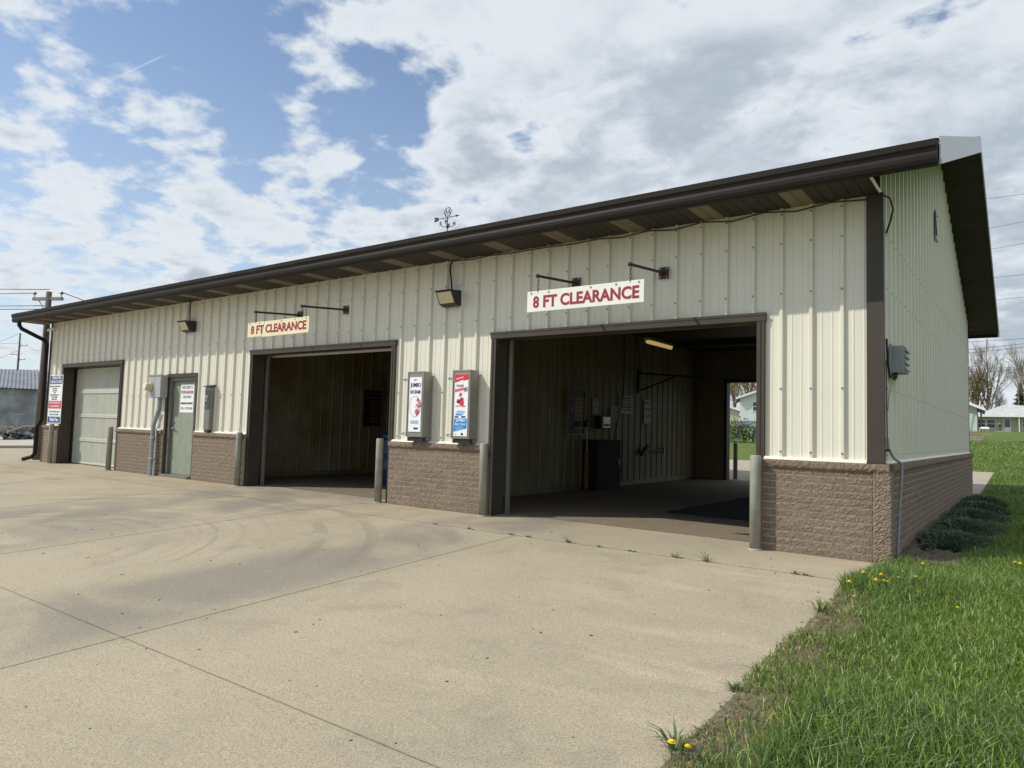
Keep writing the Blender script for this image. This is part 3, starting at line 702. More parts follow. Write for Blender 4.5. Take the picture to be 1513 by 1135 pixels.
def interior():
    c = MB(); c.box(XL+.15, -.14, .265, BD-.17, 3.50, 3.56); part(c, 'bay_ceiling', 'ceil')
    for x, th in ((-6.35, .10), (-12.45, .10), (-15.4, .10)):
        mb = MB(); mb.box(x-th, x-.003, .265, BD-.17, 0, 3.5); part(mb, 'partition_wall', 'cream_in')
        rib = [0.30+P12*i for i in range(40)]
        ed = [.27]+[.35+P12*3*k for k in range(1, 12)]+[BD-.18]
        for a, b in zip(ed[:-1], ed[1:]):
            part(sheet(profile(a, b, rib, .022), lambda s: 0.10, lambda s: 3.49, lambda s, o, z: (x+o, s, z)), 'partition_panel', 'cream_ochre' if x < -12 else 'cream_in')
    # ceiling beams of the near bay
    for y in (3.2, 6.0, 8.8):
        b = MB(); b.box(-6.3, -.16, y-.05, y+.05, 3.36, 3.50); part(b, 'ceiling_beam', 'ceil')
    # overhead doors
    def track(d, x, parent):
        t = MB(); t.box(x-.028, x+.028, .235, .275, 0.01, 2.48); t.box(x-.024, x-.018, .275, .305, .01, 2.48); t.build('door_track', 'galv', parent)
    for d, closed in ((D1, True), (D2, False), (D3, False)):
        o0, o1 = d[0]+.085, d[1]-.085
        p = MB(); p.box(o0, o1, .275, .285, DTOP-.075, DTOP-.02); dr = part(p, 'overhead_door', 'alu')
        n = 4
        for i in range(n):
            if closed:
                z0 = .02+i*.61; z1 = z0+.605
                s = MB(); xs = np.linspace(o0+.01, o1-.01, 61)
                for k, x in enumerate(xs):
                    yy = .305+(.006 if k % 2 else -.004); s.v += [(x, yy, z0), (x, yy, z1)]
                for k in range(60): s.f.append((2*k, 2*k+2, 2*k+3, 2*k+1))
                sec = s.build('door_section', 'fibre', dr)
                r = MB(); r.box(o0, o1, .285, .325, z0-.004, z0+.040, .004); r.box(o0, o1, .286, .324, z1-.036, z1-.002, .004); r.box(o0, o0+.05, .287, .323, z0+.041, z1-.037); r.box(o1-.05, o1, .287, .323, z0+.041, z1-.037); r.build('door_rail', 'alu', dr)
            else:
                y0 = .62+i*.62; s = MB(); s.box(o0, o1, y0, y0+.6, 3.30, 3.34, .006); sec = s.build('door_section', 'ceil', dr)
        if not closed:
            e = MB(); e.box(o0, o1, .345, .40, 2.45 if d is D2 else 2.49, 2.535, .006); e.build('door_top_seal', 'alu' if d is D2 else 'ceil', dr)
            for x in (o0+.06, o1-.04): track(d, x, dr)
            for x in (o0+.03, o1-.03):
                hrail = MB(); hrail.box(x-.02, x+.02, .36, .40, 2.5, 3.36); hrail.box(x-.02, x+.02, .401, 3.2, 3.36, 3.40); hrail.build('door_track', 'galv', dr)
        else:
            blk = MB(); blk.box(o0-.3, o1+.3, .36, .38, 0, 2.7); blk.build('door_liner', 'fibre', dr)
    # personnel door
    a, b = DM; w = .07
    fr = MB(); fr.box(a, a+w, -.045, .16, .01, MTOP); fr.box(b-w, b, -.045, .16, .01, MTOP); fr.box(a+w+.001, b-w-.001, -.045, .16, MTOP-w, MTOP); part(fr, 'door_frame', 'brown')
    f2 = MB(); f2.box(a+w+.001, a+w+.07, .0, .15, .02, MTOP-w-.001); f2.box(b-w-.07, b-w-.001, .0, .15, .02, MTOP-w-.001); f2.box(a+w+.071, b-w-.071, 0, .15, MTOP-w-.07, MTOP-w-.001); f2.box(a+w+.001, b-w-.001, -.12, .15, .0, .05); part(f2, 'door_casing', 'casing')
    d = MB(); d.box(a+w+.074, b-w-.074, .07, .115, .055, MTOP-w-.074, .004); dr = part(d, 'personnel_door', 'door_green')
    k = MB(); kx = a+w+.14; k.tube([(kx, .07, 1.02), (kx, .045, 1.02)], .03, 12); k.tube([(kx, .045, 1.02), (kx, .02, 1.02)], .012, 8); k.tube([(kx, .022, 1.02), (kx+.11, .022, 1.02)], .010, 8); k.tube([(kx, .07, 1.16), (kx, .05, 1.16)], .025, 12); k.build('door_handle', 'galv', dr)
    for z in (.3, 1.75):
        h = MB(); h.box(a+w+.062, a+w+.082, .055, .069, z, z+.11); h.build('hinge', 'galv', dr)
interior()
# downspout at the far corner
def downspout():
    x = -20.02; mb = MB()
    mb.tube([(-20.16, -.73, 3.66), (-20.15, -.73, 3.56), (-20.12, -.68, 3.47), (-20.03, -.16, 3.22), (-20.02, -.10, 3.12), (-20.02, -.10, 1.12), (-20.04, -.14, 1.02), (-20.05, -.19, .90), (-20.05, -.19, .22), (-20.10, -.24, .12), (-20.26, -.40, .05)], .052, 8)
    part(mb, 'downspout', 'gutter')
downspout()

# ================================================================== THINGS ON THE FRONT WALL
def bollards():
    names = ['steel pipe bollard beside the brick corner pier of the near bay', 'steel pipe bollard by the vending pier, next to the near bay', 'steel pipe bollard by the vending pier, next to the middle bay', 'steel pipe bollard between the grey card machine and the middle bay', 'steel pipe bollard in front of the closed translucent door', 'steel pipe bollard below the operating instructions sign']
    root = None
    for i, (u, v, yb) in enumerate(((1116, 750, -.18), (714.5, 710, -.17), (560, 695, -.10), (351.5, 680, -.17), (161.5, 662, -.17), (75, 656, -.18))):
        x = at(u, v, 1, yb).x
        if root is None:
            root = thing('bollard', names[0], 'bollard', (x, yb, 0), 0, 'bollards along the front wall')
            m = MB(); m.lathe([(.058, 0), (.058, .985), (.054, .995), (.046, 1.0)], n=20); m.build('pipe', 'bollard', root, None, True)
            c = MB(); c.lathe([(.075, 0), (.072, .012), (.063, .018)], n=20); c.build('base_collar', 'conc2', root)
        else:
            r = dup(root, (x, yb, 0), None, names[i]); r.rotation_euler = (random.uniform(-.008, .008), random.uniform(-.012, .006), 0)
    dup(root, (at(1086.5, 690, 1, BD+.35).x, BD+.35, 0), None, 'dark pipe bollard standing at the rear doorway of the near bay')
bollards()
def clearance_signs():
    for i, (x0, x1, z0, z1, cracked, px) in enumerate(((-3.715, -2.16, 2.622, 2.875, False, (-3.56, -2.33)), (-9.54, -7.90, 2.635, 2.885, True, (-9.32, -8.08)))):
        y = -.90; cx = (x0+x1)/2; cz = z0; w = x1-x0; h = z1-z0
        t = thing('clearance_sign', 'yellowed cracked 8 FT CLEARANCE sign hanging over the middle bay' if cracked else 'clean white 8 FT CLEARANCE sign hanging over the near bay', 'sign', (cx, y, cz), 0, 'clearance signs')
        mt = 'signc' if cracked else 'signw'
        if cracked:
            c0 = -w/2+w*.27
            b = MB(); b.poly([(-w/2, 0), (c0-.05, 0), (c0+.02, h), (-w/2, h-.006)], -.006, .006); b.build('board', mt, t)
            b = MB(); b.poly([(c0-.035, -.012), (w/2, -.004), (w/2, h), (c0+.034, h-.004)], -.006, .006); b.build('board', mt, t)
        else:
            b = MB(); b.box(-w/2, w/2, -.006, .006, 0, h, .003); b.build('board', mt, t)
        text('8', h*.57, t, 'red', -w*.415, -.0075, h*.47, w*.055, .006)
        text('FT', h*.57, t, 'red', -w*.285, -.0075, h*.47, w*.125, .006)
        text('CLEARANCE', h*.57, t, 'red', w*.135, -.0075, h*.48, w*.655, .006)
        for q in (-.46, -.3, .07, .28, .46):
            k = MB(); k.tube([(q*w, -.006, h-.025), (q*w, -.012, h-.025)], .012, 8); k.build('bolt', 'greyink', t)
        for bx in px:
            lx = bx-cx; c = MB(); zt = 3.045-cz-h
            nl = 4
            for j in range(nl):
                zz = h-.02+(zt+.02)*(j+.5)/nl; hl = (zt+.02)/nl*.62
                pts = [(lx+(.011*math.cos(a) if j % 2 else 0), (0 if j % 2 else .011*math.cos(a)), zz+hl*math.sin(a)) for a in np.linspace(0, 2*math.pi, 9)]
                c.tube(pts, .0035, 5, False)
            c.build('chain', 'maroon', t)
            br = thing('sign_bracket', ('maroon wall bracket holding the %s end of the %s clearance sign' % ('vending-machine' if (bx == px[0]) != cracked else ('corner' if not cracked else 'grey card machine'), 'cracked yellow' if cracked else 'white')), 'bracket', (bx, 0, 3.13), 0, 'brackets for the clearance signs')
            p = MB(); p.box(-.065, .065, -.042, -.030, -.07, .07, .003); p.build('plate', 'maroon', br)
            a = MB(); a.tube([(0, -.04, 0), (0, y-.02, -.075)], .017, 8); a.lathe([(.02, -.02), (.026, 0), (.02, .02)], (0, y-.02, -.075), 8); a.build('arm', 'maroon', br)
            for sx in (-.045, .045):
                for sz in (-.05, .05):
                    q = MB(); q.tube([(sx, -.042, sz), (sx, -.048, sz)], .009, 6); q.build('bolt', 'galv', br)
clearance_signs()
def wallpacks():
    def mk(loc, label):
        t = thing('wall_pack_light', label, 'light', loc, 0, 'wall pack lights')
        b = MB(); b.prism([(-.032, .02), (-.032, .29), (-.10, .29), (-.30, .265), (-.315, .245), (-.20, .03), (-.10, 0.0), (-.06, 0)], -.20, .20, 0); b.build('housing', 'bronze', t)
        l = MB(); l.quad((-.175, -.312, .235), (-.175, -.206, .045), (.175, -.206, .045), (.175, -.312, .235)); l.v = [(x, y-.004, z) for x, y, z in l.v]; l.build('lens', 'lens', t)
        f = MB(); f.box(-.205, .205, -.335, -.295, .255, .275); f.build('hood', 'bronze', t)
        c = MB(); c.tube([(.0, -.07, .22), (-.02, -.07, .40), (-.06, -.055, .55), (-.06, -.05, .63), (-.03, -.045, 3.69-loc[2])], .013, 8); c.build('conduit', 'black', t)
        for ch in t.children:
            if ch.name.split('.')[0] in ('housing', 'lens', 'hood'): ch.data.transform(Matrix.Diagonal((.78, .80, .80, 1)))
    mk((-5.68, 0, 2.985), 'dark wall pack light with yellowed lens above the vending machines')
    mk((-12.93, 0, 3.03), 'dark wall pack light with yellowed lens above the green door')
wallpacks()
def vending():
    def base(loc, label):
        t = thing('vending_machine', label, 'vending machine', loc, 0, 'towel vending machines')
        w, h, d = .335, 1.04, .20
        b = MB(); b.box(-w/2, w/2, -d+.016, -.030, .06, h, .006); b.build('cabinet', 'stainless', t)
        f = MB(); f.box(-w/2-.002, w/2+.002, -d-.002, -d+.0155, .065, h+.003, .004); dd = f.build('front_door', 'stainless', t)
        e = MB(); e.box(-w/2+.0, -w/2+.02, -d-.010, -d-.0022, .07, h, .002); e.box(w/2-.02, w/2, -d-.010, -d-.0022, .07, h, .002); e.box(-w/2+.0201, w/2-.0201, -d-.010, -d-.0022, h-.02, h, .002); e.build('door_rim', 'stainless', dd)
        s = MB(); s.box(-w/2+.01, w/2-.01, -d+.02, -.035, 0, .058); s.build('tray', 'black', t)
        s = MB(); s.box(-w/2, w/2, -.12, -.031, .01, .055); s.build('tray_side', 'stainless', t)
        for z in (.12, .93):
            k = MB(); k.tube([(-w/2, -d+.01, z), (-w/2-.03, -d-.01, z), (-w/2-.045, -d-.05, z-.01)], .008, 6); k.tube([(-w/2-.005, -d+.01, z-.03), (-w/2-.03, -d-.012, z-.025), (-w/2-.05, -d-.04, z-.02)], .006, 6); k.build('latch', 'galv', t)
        return t, w, h, d
    t, w, h, d = base((-6.22, 0, .985), 'steel towel vending machine with white and pink JUMBO poster, by the middle bay'); y = -d-.0125
    p = MB(); p.box(-.115, .135, y, -d-.0023, .14, .955); p.build('poster', 'white', t); y -= .0012
    text('DRY', .025, t, 'greyink', .005, y, .915, .05); text('JUMBO', .078, t, 'navy', .01, y, .83, .215, .002); text('NU SHAM', .055, t, 'navy', .008, y, .735, .205, .0015)
    g = MB(); R = [(.115, .165), (.09, .14)]
    N_ = 36; ring = [(.01+.118*math.cos(a), .515+.155*math.sin(a)) for a in np.linspace(0, 2*math.pi, N_, endpoint=False)]; ring2 = [(.01+.112*math.cos(a), .515+.149*math.sin(a)) for a in np.linspace(0, 2*math.pi, N_, endpoint=False)]
    for i in range(N_):
        j = (i+1) % N_; g.quad((*[ring[i][0]], y, ring[i][1]), (ring2[i][0], y, ring2[i][1]), (ring2[j][0], y, ring2[j][1]), (ring[j][0], y, ring[j][1]))
    g.build('printed_ring', 'greyink', t)
    g = MB(); rr = random.Random(3)
    for k in range(26):
        a = rr.uniform(.0, 1.2)+(0 if k % 2 else -1.9); r0 = rr.uniform(.03, .10); cx, cz = .02+r0*math.cos(a), .515+1.3*r0*math.sin(a); l = rr.uniform(.015, .05); an = rr.uniform(.3, .9); wd = rr.uniform(.002, .009)
        dx, dz = l*math.cos(an), l*math.sin(an); g.quad((cx-dx, y-.0004, cz-dz), (cx-dx+wd, y-.0004, cz-dz-wd), (cx+dx+wd, y-.0004, cz+dz-wd), (cx+dx, y-.0004, cz+dz))
    g.v = [v for v in g.v]
    g.quad((.035, y-.0004, .60), (.125, y-.0004, .545), (.12, y-.0004, .60), (.06, y-.0004, .655)); g.quad((.03, y-.0004, .375), (.09, y-.0004, .40), (.12, y-.0004, .46), (.05, y-.0004, .42))
    g.build('printed_drawing', 'pink', t)
    text('DISPENSER', .05, t, 'pale', .01, y, .285, .16); text('PAYMENT', .028, t, 'navy', .04, y, .19, .09, .003)
    t, w, h, d = base((-5.32, 0, .985), 'steel towel vending machine with red and blue JUMBO poster, by the near bay'); y = -d-.0125
    p = MB(); p.box(-.115, .135, y, -d-.0023, .10, .975); p.build('poster', 'white', t); y -= .0012
    def pl(pts, m, nm='printed_patch', e=0):
        g = MB(); g.quad(*[(a, y-e, b) for a, b in pts]); return g.build(nm, m, t)
    pl([(-.115, .86), (.135, .90), (.135, .975), (-.115, .975)], 'brightred'); pl([(-.11, .72), (.10, .76), (.05, .79), (-.11, .765)], 'pink'); pl([(-.08, .80), (.03, .83), (.04, .90), (-.06, .87)], 'white', e=.0005); pl([(.06, .72), (.13, .74), (.12, .80), (.07, .79)], 'greyink')
    text('TOWELS', .035, t, 'greyink', -.02, y-.0006, .815, .14, .002); pl([(-.09, .905), (.04, .935), (.04, .945), (-.09, .915)], 'white', e=.0006)
    rr = random.Random(9)
    for k in range(13):
        cx, cz = rr.uniform(-.06, .05), rr.uniform(.555, .70); a = rr.uniform(.02, .034); pl([(cx-a, cz-a*.8), (cx+a*.6, cz-a), (cx+a, cz+a*.7), (cx-a*.5, cz+a)], ('brightred', 'ink', 'brightred')[k % 3], e=.0003+k*.0002)
    text('MICRO FIBER', .018, t, 'pink', .0, y, .525, .19)
    pl([(-.085, .415), (.03, .41), (.085, .455), (-.05, .47)], 'pale'); pl([(-.085, .395), (.03, .39), (.03, .408), (-.085, .413)], 'skyblue'); pl([(.03, .39), (.085, .43), (.085, .452), (.03, .408)], 'pale')
    pl([(-.10, .36), (-.03, .36), (-.03, .385), (-.10, .385)], 'blue'); pl([(.02, .36), (.10, .36), (.10, .385), (.02, .385)], 'blue'); pl([(-.115, .16), (.125, .21), (.128, .35), (-.105, .35)], 'skyblue')
    text('JUMBO', .045, t, 'white', .01, y-.0006, .318, .17, .0015); text('Body Towel', .033, t, 'white', .01, y-.0006, .268, .19, .001)
    for k in range(4): pl([(-.085, .238-k*.017), (.075-.02*(k % 2), .240-k*.017), (.075-.02*(k % 2), .246-k*.017), (-.085, .244-k*.017)], 'pale', 'printed_line', .0006)
    pl([(-.09, .118), (-.06, .118), (-.06, .14), (-.09, .14)], 'pale'); pl([(.02, .115), (.07, .112), (.06, .145), (.03, .15)], 'ink')
vending()
def cardbox():
    t = thing('card_machine', 'narrow grey card machine with dark panel between green door and middle bay', 'card machine', (-12.0, 0, .99))
    b = MB(); b.box(-.10, .10, -.13, -.037, .03, .88, .006); b.build('cabinet', 'casing', t)
    b = MB(); b.prism([(-.16, .885), (-.16, .90), (-.037, .93), (-.037, .885)], -.125, .125, 0); b.build('rain_hood', 'bronze', t)
    b = MB(); b.box(-.088, .088, -.136, -.1305, .44, .83, .002); p = b.build('face_panel', 'teal', t)
    b = MB(); b.box(-.065, 0.015, -.144, -.1365, .60, .72); b.build('bill_slot', 'galv', p); b = MB(); b.box(-.055, .0, -.146, -.1445, .63, .66); b.build('slot_mouth', 'ink', p)
    text('CREDIT', .03, t, 'greyink', -.01, -.138, .50, .11); text('CARDS', .022, t, 'greyink', -.01, -.138, .46, .08)
    b = MB(); b.box(-.08, .05, -.12, -.04, -.022, .028); b.build('foot', 'bronze', t)
cardbox()
def meter():
    t = thing('electric_meter_box', 'pale grey electric meter box with round meter and conduit beside green door', 'meter box', (-13.98, 0, 0))
    b = MB(); b.box(-.26, .25, -.20, -.031, 1.665, 2.15, .008); b.build('enclosure', 'boxgrey', t)
    b = MB(); b.box(-.262, .252, -.215, -.2005, 2.135, 2.155); b.box(-.01, 0, -.203, -.2005, 1.68, 2.13); b.build('cover_lip', 'galv', t)
    b = MB()
    m = [(.105, 0), (.105, .03), (.088, .04), (.085, .10), (.07, .125), (.02, .135)]
    b.lathe(m, n=20); b.v = [(x-.16, -.20-z, y+1.90) for x, y, z in b.v]; b.build('meter', 'lens', t, None, True)
    b = MB(); b.lathe([(.06, .11), (.055, .139), (.01, .142)], n=16); b.v = [(x-.16, -.20-z, y+1.90) for x, y, z in b.v]; b.build('meter_dial', 'signw', t)
    c = MB(); c.tube([(.10, -.12, 1.66), (.09, -.12, 1.42), (.04, -.14, 1.25), (.0, -.165, 1.10), (-.01, -.17, .95), (-.02, -.17, .0)], .045, 10); c.build('conduit', 'conduit', t)
    c = MB(); c.tube([(.14, -.06, 1.30), (.11, -.1, 1.10), (.09, -.15, .99), (.085, -.16, .0)], .018, 8); c.build('ground_wire_conduit', 'alu', t)
    c = MB(); c.tube([(-.12, -.05, 1.66), (-.12, -.05, 1.30)], .010, 6); c.build('sealing_wire', 'greyink', t)
    for z in (.35, .8):
        c = MB(); c.box(-.08, .12, -.215, -.155, z, z+.025); c.build('strap', 'galv', t)
meter()
def signs():
    t = thing('instruction_sign', 'tall white operating instructions sign with blue and red bands at far corner', 'sign', (-19.39, -.04, .985)); w, h = .80, 1.30
    b = MB(); b.box(-w/2, w/2, -.012, .0, 0.03, h, .002); b.build('board', 'white', t); y = -.0145
    def band(z0, z1, m, x0=-w/2+.02, x1=w/2-.02):
        g = MB(); g.quad((x0, y, z0), (x1, y, z0), (x1, y, z1), (x0, y, z1)); g.build('printed_band', m, t)
    band(h-.24, h-.02, 'blue'); text('OPERATING', .075, t, 'white', .02, y-.002, h-.075, .56, .0008); text('INSTRUCTIONS', .07, t, 'white', .02, y-.002, h-.18, .66, .0008)
    for k, s_ in enumerate(('PULL CAR INTO THE BAY AND PARK', 'INSERT COINS', 'SELECT CYCLE', 'RINSE', 'KEEP WAND POINTED AT CAR', 'NEVER WASH PEOPLE', 'USE AT OWN RISK')):
        text(s_, .034, t, 'greyink', -.05+.0, y-.001, h-.30-k*.056, min(.66, .022*len(s_)), .001)
    band(.42, .62, 'brightred'); text('DO NOT USE BAY FOR', .05, t, 'white', 0, y-.002, .57, .62, .0008); text('OIL OR TAR REMOVAL', .05, t, 'white', 0, y-.002, .48, .56, .0008)
    text('LOST COINS WILL FROM', .042, t, 'greenink', .0, y-.001, .34, .62); text('SIDE OF CAR WASH', .042, t, 'greenink', .0, y-.001, .265, .54)
    band(.05, .21, 'blue'); text('Thank You', .09, t, 'white', 0, y-.002, .135, .52, .004)
    t = thing('door_sign', 'white welcome notice with red and black print on the green door', 'sign', (-13.12, .069, 1.36)); w, h = .52, .60
    b = MB(); b.box(-w/2, w/2, -.005, .0, 0, h); b.build('board', 'white', t); y = -.0065
    text('WELCOME TO', .06, t, 'greyink', 0, y, h-.07, .42, .0008); text('FOUR SEASONS', .066, t, 'red', 0, y, h-.17, .47, .0008); text('CAR WASH', .062, t, 'greyink', 0, y, h-.27, .33, .0008)
    text('PROBLEMS OR QUESTIONS', .05, t, 'maroon', 0, y, h-.41, .46, .0008); text('CALL  715 555 0100', .05, t, 'greyink', 0, y, h-.51, .45, .0008)
signs()
def seccam():
    t = thing('security_camera', 'small white security camera under the eave by the far downspout', 'camera', (-19.75, -.03, 3.45))
    b = MB(); b.tube([(0, 0, .1), (0, -.05, .08)], .03, 10); b.build('mount', 'signw', t); b = MB(); b.tube([(.04, -.05, .08), (-.10, -.14, .03)], .035, 10); b.build('camera_body', 'signw', t); b = MB(); b.tube([(-.10, -.14, .03), (-.108, -.146, .027)], .03, 10); b.build('camera_lens', 'black', t)
seccam()
def cables():
    m = MB(); pts = [(-5.7+.35*i, -.05, 3.675-(.045 if i % 2 == 0 else .02)*math.sin(i*1.7)**2) for i in range(0, 17)]; m.tube(pts, .008, 6); o = m.build('soffit_cable', 'black'); tag(o, 'black cable sagging under the soffit along the top of the front wall', 'cable')
    m = MB(); m.tube([(-.10, -.05, 3.67), (.03, -.08, 3.66), (.10, -.06, 3.62), (.12, .0, 3.52), (.09, .05, 3.42), (.045, .08, 3.30)], .010, 6); tag(m.build('corner_cable', 'black'), 'black cable looping round the top of the wall corner', 'cable')
    t = thing('corner_conduit', 'grey conduit running down the brick corner pier beside the juniper bed', 'conduit', (.15, .1, 0))
    m = MB(); m.tube([(-.10, -.05, 1.22), (-.095, -.03, 1.12), (-.06, .08, 1.02), (-.01, .18, .97), (-.004, .19, .90), (-.02, .10, .45), (-.028, .02, .0)], .014, 8); m.build('pipe', 'conduit', t)
    m = MB(); m.tube([(-.105, -.06, 2.0), (-.102, -.055, 1.60), (-.10, -.05, 1.2)], .006, 6); m.build('cable', 'black', t)
    m = MB(); m.box(-.115, -.075, -.075, -.015, 1.09, 1.11); m.build('clamp', 'black', t)
cables()
def ventbox():
    t = thing('vent_box', 'blue-grey louvred vent box mounted on the shaded side wall', 'vent', (0, .33, 1.88))
    b = MB(); b.box(.037, .165, .02, .34, .02, .30, .006); b.build('housing', 'conduit', t)
    b = MB(); b.box(.031, .05, -.02, .38, 0, .32, .003); b.build('flange', 'conduit', t)
    for k in range(4):
        b = MB(); z = .05+k*.065; b.prism([(.166, z), (.186, z-.005), (.186, z+.008), (.166, z+.045)], .04, .32, 1); b.build('louvre', 'conduit', t)
    b = MB(); b.tube([(.08, .05, .01), (.05, -.08, -.04), (.045, -.20, .10), (.045, -.26, .34)], .010, 6); b.build('feed_cable', 'black', t)
    b = MB(); b.tube([(.09, .07, .01), (.06, -.05, -.10), (.045, -.15, -.22), (.045, -.20, -.38)], .004, 5); b.build('bare_wire', 'copper', t)
    b = MB(); b.tube([(.08, .07, .02), (.08, .06, -.03), (.07, .02, -.045)], .02, 8); b.build('gland', 'black', t)
ventbox()
def zbracket():
    a = at(1376, 310, 0, .03); t = thing('wall_bracket', 'small Z-shaped metal bracket high on the shaded side wall', 'bracket', (.031, 4.55, 4.32))
    b = MB(); b.box(0, .03, -.0, .34, .40, .44); b.build('plate', 'galv', t); b = MB(); b.box(0, .03, 0, .34, 0, .04); b.build('plate', 'galv', t)
    b = MB(); b.prism([(.02, .39), (.12, .39), (.32, .05), (.22, .05)], .002, .028, 0); b.build('strap', 'galv', t); b = MB(); b.box(.0, .012, .02, .32, .045, .395); b.build('back_plate', 'black', t)
zbracket()
def vane():
    x, y = -10.95, RIDGE; zb = roofz(y)+.03; t = thing('weather_vane', 'black iron weather vane with hexagon M emblem on the ridge', 'weather vane', (x, y, zb)); m = MB()
    m.tube([(0, 0, 0), (0, 0, .50)], .012, 8); m.lathe([(.02, .21), (.035, .24), (.02, .27)], n=8); m.build('mast', 'black', t)
    m = MB(); m.tube([(0, -.12, 0), (0, 0, .12)], .012, 6); m.tube([(0, .12, 0), (0, 0, .12)], .012, 6); m.build('saddle', 'black', t)
    a = MB(); zc = .49; a.tube([(-.40, .0, zc), (.40, 0, zc)], .010, 6); a.poly([(-.47, zc-.06), (-.33, zc-.05), (-.31, zc), (-.33, zc+.05), (-.47, zc+.06), (-.44, zc)], -.006, .006); a.poly([(.26, zc), (.30, zc-.03), (.40, zc), (.30, zc+.03)], -.006, .006); a.build('arrow', 'black', t)
    e = MB(); R = .125; c = (0, zc+.145); hp = [(R*math.cos(math.pi/3*k)+c[0], .0, R*math.sin(math.pi/3*k)+c[1]) for k in range(7)]; e.tube(hp, .010, 6); e.tube([(-.075, 0, c[1]-.10), (-.05, 0, c[1]+.06), (0, 0, c[1]-.05), (.05, 0, c[1]+.06), (.075, 0, c[1]-.10)], .010, 6); e.build('emblem', 'black', t)
    for k, s_ in enumerate('NESW'):
        an = k*math.pi/2+.5; q = MB(); q.tube([(0, 0, .24), (.13*math.cos(an), .13*math.sin(an), .25), (.17*math.cos(an), .17*math.sin(an), .29)], .008, 5); q.build('direction_arm', 'black', t)
        tt = text(s_, .10, t, 'black', .18*math.cos(an), .18*math.sin(an), .33, .08, .006, 'direction_letter', .004)
vane()

